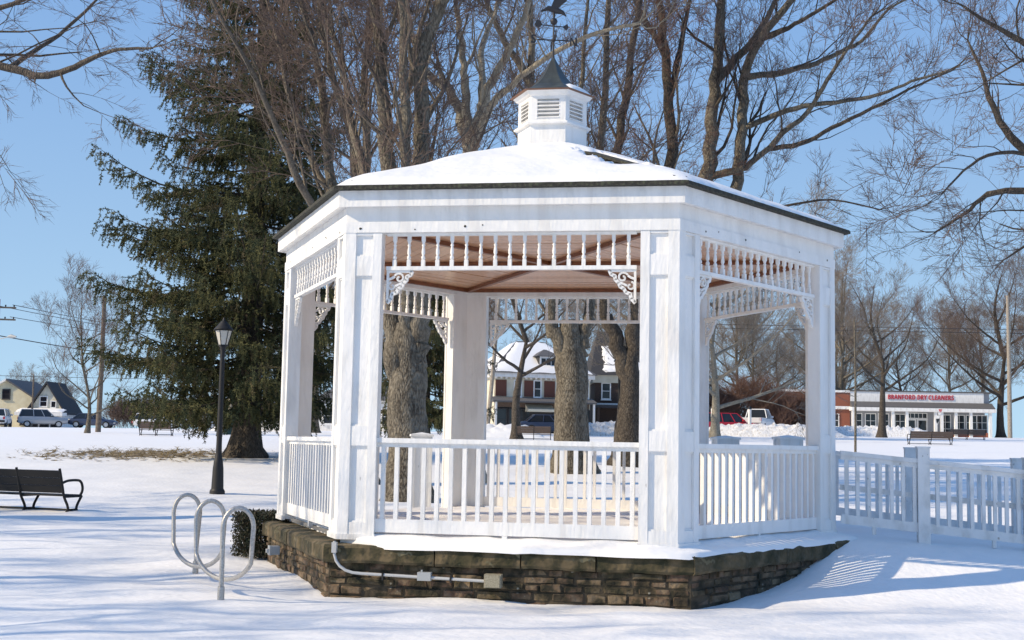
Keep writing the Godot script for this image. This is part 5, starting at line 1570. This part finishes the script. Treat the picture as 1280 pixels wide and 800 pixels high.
func build_buildings() -> void:
	var f := SystemFont.new()
	f.font_names = PackedStringArray(["Droid Sans"])
	f.font_weight = 800
	# shop house seen through the gazebo
	var a := thing("shop_house", "two-storey brown and cream shop house with snowy hip roof, dormer and awning", "house", Vector3(-3.5, gh(-3.5, -90) - .1, -90.2), .28)
	mi("wall", bx(Vector3(0, 0, -8.9), Vector3(8.2, 5.0, 0)), M.cream, a)
	mi("upper_front", bx(Vector3(.06, 3.05, .0), Vector3(8.1, 4.55, .06)), M.cream, a)
	mi("cornice", bx(Vector3(-.35, 4.68, -9.2), Vector3(8.5, 5.02, .38)), M.far_white, a)
	for j in 20: mi("dentil", bx(Vector3(.05 + j * .42, 4.55, .0), Vector3(.2 + j * .42, 4.679, .2)), M.far_white, a)
	for x in [.08, 2.5, 4.2, 6.4]: mi("shutter", bx(Vector3(x, 3.12, .06), Vector3(x + .92, 4.45, .13)), M.shutter, a)
	for x in [1.95, 3.62, 5.85, 7.7]: window(a, x, 3.78, .5, 1.25, .06, 1, 2, M.far_white)
	mi("roof", hip(8.2, 8.9, 5.02, 3.0, .5, Vector2(3.0, -4.4), Vector2(5.4, -4.4)), M.grey_roof, a)
	var sm := MB.new()
	patch(sm, [Vector3(-.5, 5.03, .5), Vector3(8.7, 5.03, .5), Vector3(5.4, 8.03, -4.4), Vector3(3.0, 8.03, -4.4)], [.03, .97, .03, .97], 3, .12)
	patch(sm, [Vector3(-.5, 5.03, -9.4), Vector3(-.5, 5.03, .5), Vector3(3.0, 8.03, -4.4), Vector3(3.0, 8.03, -4.45)], [.02, .98, .03, .95], 8, .12)
	mi("roof_snow", sm.mesh(), M.roof_snow, a)
	var dm := part("dormer", a, Transform3D(Basis.IDENTITY, Vector3(3.9, 5.3, -.6)))
	mi("cheek", bx(Vector3(0, 0, -2.2), Vector3(1.7, 1.25, 0)), M.dark_roof, dm)
	mi("frame", bx(Vector3(.08, .08, 0), Vector3(1.62, 1.22, .05)), M.far_white, dm)
	for k in 3: mi("pane", bx(Vector3(.22 + k * .44, .2, .05), Vector3(.58 + k * .44, 1.05, .08)), M.glass_dark, dm)
	mi("roof", hip(1.7, 2.2, 1.25, .62, .22, Vector2(.7, -1.0), Vector2(1.0, -1.2)), M.grey_roof, dm)
	var po := MB.new()
	po.hexa([Vector3(-.4, 2.62, 1.3), Vector3(8.4, 2.62, 1.3), Vector3(8.4, 2.62, 0), Vector3(-.4, 2.62, 0), Vector3(-.4, 2.72, 1.3), Vector3(8.4, 2.72, 1.3), Vector3(8.4, 3.08, .07), Vector3(-.4, 3.08, .07)])
	mi("porch_roof", po.mesh(), M.grey_roof, a)
	mi("shop_fascia", bx(Vector3(.05, 2.25, .0), Vector3(8.1, 2.615, .12)), M.bench_wood, a)
	mi("shop_front", bx(Vector3(.1, .2, .0), Vector3(8.1, 2.24, .05)), M.dark_roof, a)
	for x in [.2, 1.25, 2.2, 5.0, 6.2, 7.3]: window(a, x + .42, 1.2, .78, 1.7, .05, 1, 2, M.dark_roof)
	mi("door", bx(Vector3(3.3, .2, .05), Vector3(4.55, 1.5, .11)), M.yellow, a)
	mi("door_gap", bx(Vector3(3.9, .22, .11), Vector3(3.95, 1.48, .125)), M.black, a)
	var aw := MB.new()
	aw.hexa([Vector3(2.6, 1.9, 1.0), Vector3(4.85, 1.9, 1.0), Vector3(4.85, 1.9, .13), Vector3(2.6, 1.9, .13), Vector3(2.6, 2.1, 1.0), Vector3(4.85, 2.1, 1.0), Vector3(4.85, 2.5, .13), Vector3(2.6, 2.5, .13)])
	mi("awning", aw.mesh(), M.awning, a)
	for x in [-.2, 8.1]: mi("porch_post", bx(Vector3(x, 0, 1.05), Vector3(x + .16, 2.615, 1.21)), M.far_white, a)
	# dark brown house beside it
	var b := thing("brown_house", "dark brown shingled house with steep dark roof and a patch of snow", "house", Vector3(4.9, gh(6, -93) - .1, -95.0), .05)
	mi("wall", bx(Vector3(0, 0, -9), Vector3(9.5, 4.7, 0)), M.brown_wall, b)
	mi("frieze", bx(Vector3(-.2, 4.45, -9.2), Vector3(9.7, 5.1, .2)), M.cream, b)
	mi("roof", hip(9.5, 9, 5.1, 4.1, .45, Vector2(.6, -4.4), Vector2(1.6, -4.6)), M.dark_roof, b)
	sm = MB.new()
	patch(sm, [Vector3(-.4, 5.11, .45), Vector3(9.9, 5.11, .45), Vector3(1.6, 9.21, -4.6), Vector3(.6, 9.21, -4.4)], [.12, .52, .06, .66], 21, .10)
	mi("roof_snow", sm.mesh(), M.roof_snow, b)
	for x in [.95, 2.75, 4.7, 6.6, 8.4]: window(b, x, 3.75, .62, 1.25, .0, 1, 2, M.far_white)
	mi("band", bx(Vector3(-.05, 2.55, 0), Vector3(9.55, 2.72, .14)), M.far_white, b)
	mi("porch_roof", bx(Vector3(-.2, 2.3, 0.01), Vector3(9.7, 2.54, 1.6)), M.dark_roof, b)
	for x in [.1, 2.3, 4.5, 6.7]: mi("porch_post", bx(Vector3(x, 0, 1.3), Vector3(x + .18, 2.3, 1.48)), M.far_white if x == 2.3 else M.brown_wall, b)
	# the cleaners' shop
	var s := thing("cleaners_shop", "long low brick and white shop with red lettering on its parapet", "shop", Vector3(34.6, gh(43, -134) - .15, -135.2), -.02)
	mi("brick_wing", bx(Vector3(-6.5, 0, -9), Vector3(1.7, 5.15, -.4)), M.red_brick, s)
	mi("wing_coping", bx(Vector3(-6.6, 5.15, -9.1), Vector3(1.75, 5.4, -.3)), M.far_white, s)
	mi("wing_band", bx(Vector3(-6.55, 3.2, -.4), Vector3(1.7, 3.55, -.2)), M.far_white, s)
	for x in [-4.6, -2.4, -.15]: window(s, x, 1.55, 1.0, 2.1, -.4, 2, 3, M.far_white)
	mi("back_wall", bx(Vector3(1.7, 0, -10), Vector3(17.4, 4.1, -1.4)), M.red_brick, s)
	mi("parapet", bx(Vector3(1.75, 4.1, -10), Vector3(17.0, 5.3, -.35)), M.far_white, s)
	mi("parapet_end", bx(Vector3(17.0, 4.1, -10), Vector3(17.7, 5.3, -.6)), M.grey_wall, s)  # brick end in shade: the grey puts that shade into its colour
	mi("parapet_coping", bx(Vector3(1.65, 5.3, -10.1), Vector3(17.8, 5.45, -.25)), M.grey_roof, s)
	var cn := MB.new()
	cn.hexa([Vector3(1.7, 3.45, .9), Vector3(17.9, 3.45, .9), Vector3(17.9, 3.45, -.6), Vector3(1.7, 3.45, -.6), Vector3(1.7, 3.55, .9), Vector3(17.9, 3.55, .9), Vector3(17.9, 4.15, -.34), Vector3(1.7, 4.15, -.34)])
	mi("canopy_roof", cn.mesh(), M.grey_roof, s)
	mi("canopy_fascia", bx(Vector3(1.6, 3.05, -1.4), Vector3(18.0, 3.45, .95)), M.far_white, s)
	mi("shop_front", bx(Vector3(1.7, .05, -1.4), Vector3(17.4, 3.04, -1.3)), M.grey_wall, s)
	for x in [2.4, 4.0, 5.5, 7.4, 12.6, 14.2, 15.6, 16.8]: window(s, x + .25, 1.55, 1.1, 2.35, -1.3, 2, 3, M.far_white)
	for x in [8.9, 10.2]:
		var d := part("door", s, Transform3D(Basis.IDENTITY, Vector3(x, .05, -1.3)))
		mi("frame", bx(Vector3(-.6, 0, 0), Vector3(.6, 2.2, .07)), M.far_white, d)
		mi("pane", bx(Vector3(-.44, .12, .07), Vector3(.44, 2.02, .09)), M.glass_dark, d)
	window(s, 9.55, 2.62, 2.3, .5, -1.3, 5, 1, M.far_white)
	for x in [1.85, 6.35, 7.95, 11.2, 11.9, 13.5, 15.2, 17.4]: mi("column", bx(Vector3(x - .16, 0, .45), Vector3(x + .16, 3.05, .77)), M.far_white, s)
	mi("low_wall", bx(Vector3(12.2, 0, .2), Vector3(17.2, .75, .4)), M.red_brick, s)
	var tx := TextMesh.new()
	tx.text = "BRANFORD DRY CLEANERS"; tx.font = f; tx.font_size = 72; tx.pixel_size = .0104; tx.depth = .08
	mi("lettering", tx, M.red_sign, s, Transform3D(Basis.IDENTITY.scaled(Vector3(.80, 1, 1)), Vector3(9.8, 4.72, -.30)))
	var fl := thing("flag", "drooping red, white and blue flag on a slanted staff before the shop door", "flag", Vector3(45.6, gh(45.6, -133) + .1, -133.6))
	var m := MB.new()
	m.tube([Vector3(0, 1.0, 0), Vector3(.25, 2.9, .9)], [.03, .02], 6)
	mi("staff", m.mesh(), M.far_white, fl)
	for k in 5:
		m = MB.new()
		m.hexa([Vector3(.2 - k * .13, 2.7 - k * .42, .84), Vector3(.33 - k * .13, 2.7 - k * .42, .84), Vector3(.33 - k * .13, 2.7 - k * .42, .80), Vector3(.2 - k * .13, 2.7 - k * .42, .80), Vector3(.05 - k * .1, 3.05 - k * .36, .84), Vector3(.45 - k * .1, 3.05 - k * .36, .84), Vector3(.45 - k * .1, 3.05 - k * .36, .80), Vector3(.05 - k * .1, 3.05 - k * .36, .80)])
		mi("stripe", m.mesh(), [M.red_sign, M.far_white, M.far_white, M.glass_dark, M.far_white][k], fl)
	# houses across the street at the left
	var y1 := thing("yellow_house", "pale yellow house with snowy roof beside the thin utility pole", "house", Vector3(-62.0, gh(-57, -125) - .5, -126.0), .0)
	mi("wall", bx(Vector3(0, 0, -8), Vector3(7.5, 3.3, 0)), M.yellow, y1)
	m = MB.new()
	m.slab([Vector2(0, 3.3), Vector2(7.5, 3.3), Vector2(3.75, 5.6)], -8, 0)
	mi("gable", m.mesh(), M.yellow, y1)
	for e in [-1, 1]:
		m = MB.new()
		m.beam(Vector3(3.75 + e * 4.1, 3.12, -4), Vector3(3.75, 5.68, -4), 8.8, .16, Vector3(0, 0, 1) if e < 0 else Vector3(0, 0, 1))
		var q := MB.new()
		q.hexa([Vector3(3.75 + e * 4.2, 3.02, .4), Vector3(3.75, 5.6, .4), Vector3(3.75, 5.6, -8.4), Vector3(3.75 + e * 4.2, 3.02, -8.4), Vector3(3.75 + e * 4.2, 3.2, .4), Vector3(3.75, 5.8, .4), Vector3(3.75, 5.8, -8.4), Vector3(3.75 + e * 4.2, 3.2, -8.4)])
		mi("roof_slope", q.mesh(), M.roof_snow if e < 0 else M.grey_roof, y1)
	for x in [1.3, 3.6, 5.9]: window(y1, x, 1.6, .8, 1.5, 0, 1, 2, M.dark_roof)
	window(y1, 3.75, 4.1, .7, .9, 0, 1, 2, M.dark_roof)
	window(y1, 1.8, 1.6, .8, 1.5, 0, 1, 2, M.dark_roof, Basis(Vector3.UP, PI / 2), Vector3(7.5, 0, 0))
	var gb := thing("gabled_house", "white gabled house with dark roof and a shop awning under snow", "house", Vector3(-55.7, gh(-52, -125) - .8, -125.0), .0)
	mi("wall", bx(Vector3(.5, 0, -5), Vector3(4.1, 2.7, 0)), M.far_white, gb)
	m = MB.new()
	m.slab([Vector2(.5, 2.7), Vector2(4.1, 2.7), Vector2(2.3, 5.5)], -5, 0)
	mi("gable", m.mesh(), M.cream, gb)
	for e in [-1, 1]:
		var q := MB.new()
		q.hexa([Vector3(2.3 + e * 2.25, 2.2, .35), Vector3(2.3, 5.55, .35), Vector3(2.3, 5.55, -5.3), Vector3(2.3 + e * 2.25, 2.2, -5.3), Vector3(2.3 + e * 2.25, 2.4, .35), Vector3(2.3, 5.8, .35), Vector3(2.3, 5.8, -5.3), Vector3(2.3 + e * 2.25, 2.4, -5.3)])
		mi("roof_slope", q.mesh(), M.dark_roof, gb)
	window(gb, 2.0, 3.6, .7, 1.0, 0, 1, 2, M.far_white)
	window(gb, 3.1, 3.3, .45, .6, 0, 1, 1, M.far_white)
	mi("shop_awning", bx(Vector3(-.6, 2.05, .0), Vector3(4.6, 2.4, 1.4)), M.far_white, gb)
	m = MB.new()
	patch(m, [Vector3(-.6, 2.4, 1.45), Vector3(4.6, 2.4, 1.45), Vector3(4.6, 2.75, 0), Vector3(-.6, 2.75, 0)], [.01, .99, .02, .98], 5, .16)
	mi("awning_snow", m.mesh(), M.roof_snow, gb)
	for x in [1.0, 2.2, 3.4]: window(gb, x, 1.1, .8, 1.4, 0, 1, 1, M.dark_roof)
	var rb := thing("brick_building", "red brick wall of a building by the street", "building", Vector3(-68.3, gh(-60, -115) - .3, -112.0))
	mi("wall", bx(Vector3(0, 0, -6), Vector3(11.3, 4.6, 0)), M.red_brick, rb)
	mi("coping", bx(Vector3(-.1, 4.6, -6.1), Vector3(11.4, 4.8, .1)), M.grey_roof, rb)
	for x in [2.0, 5.0, 8.0]: window(rb, x, 2.0, 1.1, 1.6, 0, 2, 2, M.far_white)
	var w := thing("white_cottage", "low white cottage seen past the spruce trunk beside the gazebo", "house", Vector3(-19.2, gh(-17, -98) - .3, -98.0))
	mi("wall", bx(Vector3(0, 0, -7), Vector3(7.0, 3.0, 0)), M.far_white, w)
	mi("roof", hip(7, 7, 3.0, 2.2, .4, Vector2(2.5, -3.5), Vector2(4.5, -3.5)), M.grey_roof, w)
	for x in [1.0, 2.9, 6.1]: window(w, x, 1.6, .8, 1.3, 0, 1, 2, M.far_white)
	mi("door", bx(Vector3(4.2, .1, 0), Vector3(5.0, 2.2, .07)), M.shutter, w)
	mi("porch_rail", bx(Vector3(0, .75, 1.5), Vector3(4.0, .83, 1.6)), M.far_white, w)
	for j in 12: mi("picket", bx(Vector3(.1 + j * .33, .1, 1.52), Vector3(.17 + j * .33, .75, 1.58)), M.far_white, w)

# ---------------------------------------------------------------- scene
func _ready() -> void:
	var cam := Camera3D.new()
	cam.name = "camera"
	add_child(cam)
	cam.fov = 27.88; cam.near = .1; cam.far = 2000
	cam.transform = Transform3D(Basis(Vector3(.99967664, .01842617, -.0175241), Vector3(-.0166935, .99539964, .09434448), Vector3(.01918189, -.09402143, .99538537)), Vector3(-.143, 1.422, 14.782))
	cam.current = true
	var we := WorldEnvironment.new()
	var env := Environment.new()
	env.background_mode = Environment.BG_SKY
	var sky := Sky.new()
	var pmat := ProceduralSkyMaterial.new()
	pmat.sky_top_color = Color(.45, .63, .875)
	pmat.sky_horizon_color = Color(.75, .885, .97)
	pmat.sky_curve = .15
	pmat.ground_bottom_color = Color(.80, .84, .90)
	pmat.ground_horizon_color = Color(.75, .885, .97)
	pmat.sun_angle_max = 12.0
	sky.sky_material = pmat
	env.sky = sky
	env.tonemap_mode = Environment.TONE_MAPPER_LINEAR
	env.tonemap_exposure = 1.0
	env.sdfgi_enabled = true; env.ssao_enabled = true; env.ssil_enabled = true
	we.environment = env
	we.name = "environment"
	add_child(we)
	var sun := DirectionalLight3D.new()
	sun.name = "sun"
	add_child(sun)
	sun.light_color = Color(1, .92, .79); sun.light_energy = 1.6
	sun.light_angular_distance = .5; sun.shadow_enabled = true
	sun.look_at_from_position(Vector3(-.80, .545, .245) * 50, Vector3.ZERO)
	nz.seed = 4; nz.frequency = .35; nz.fractal_octaves = 3
	make_materials()
	build_ground()
	build_gazebo()
	build_surroundings()
	build_trees()
	build_street()
	build_buildings()
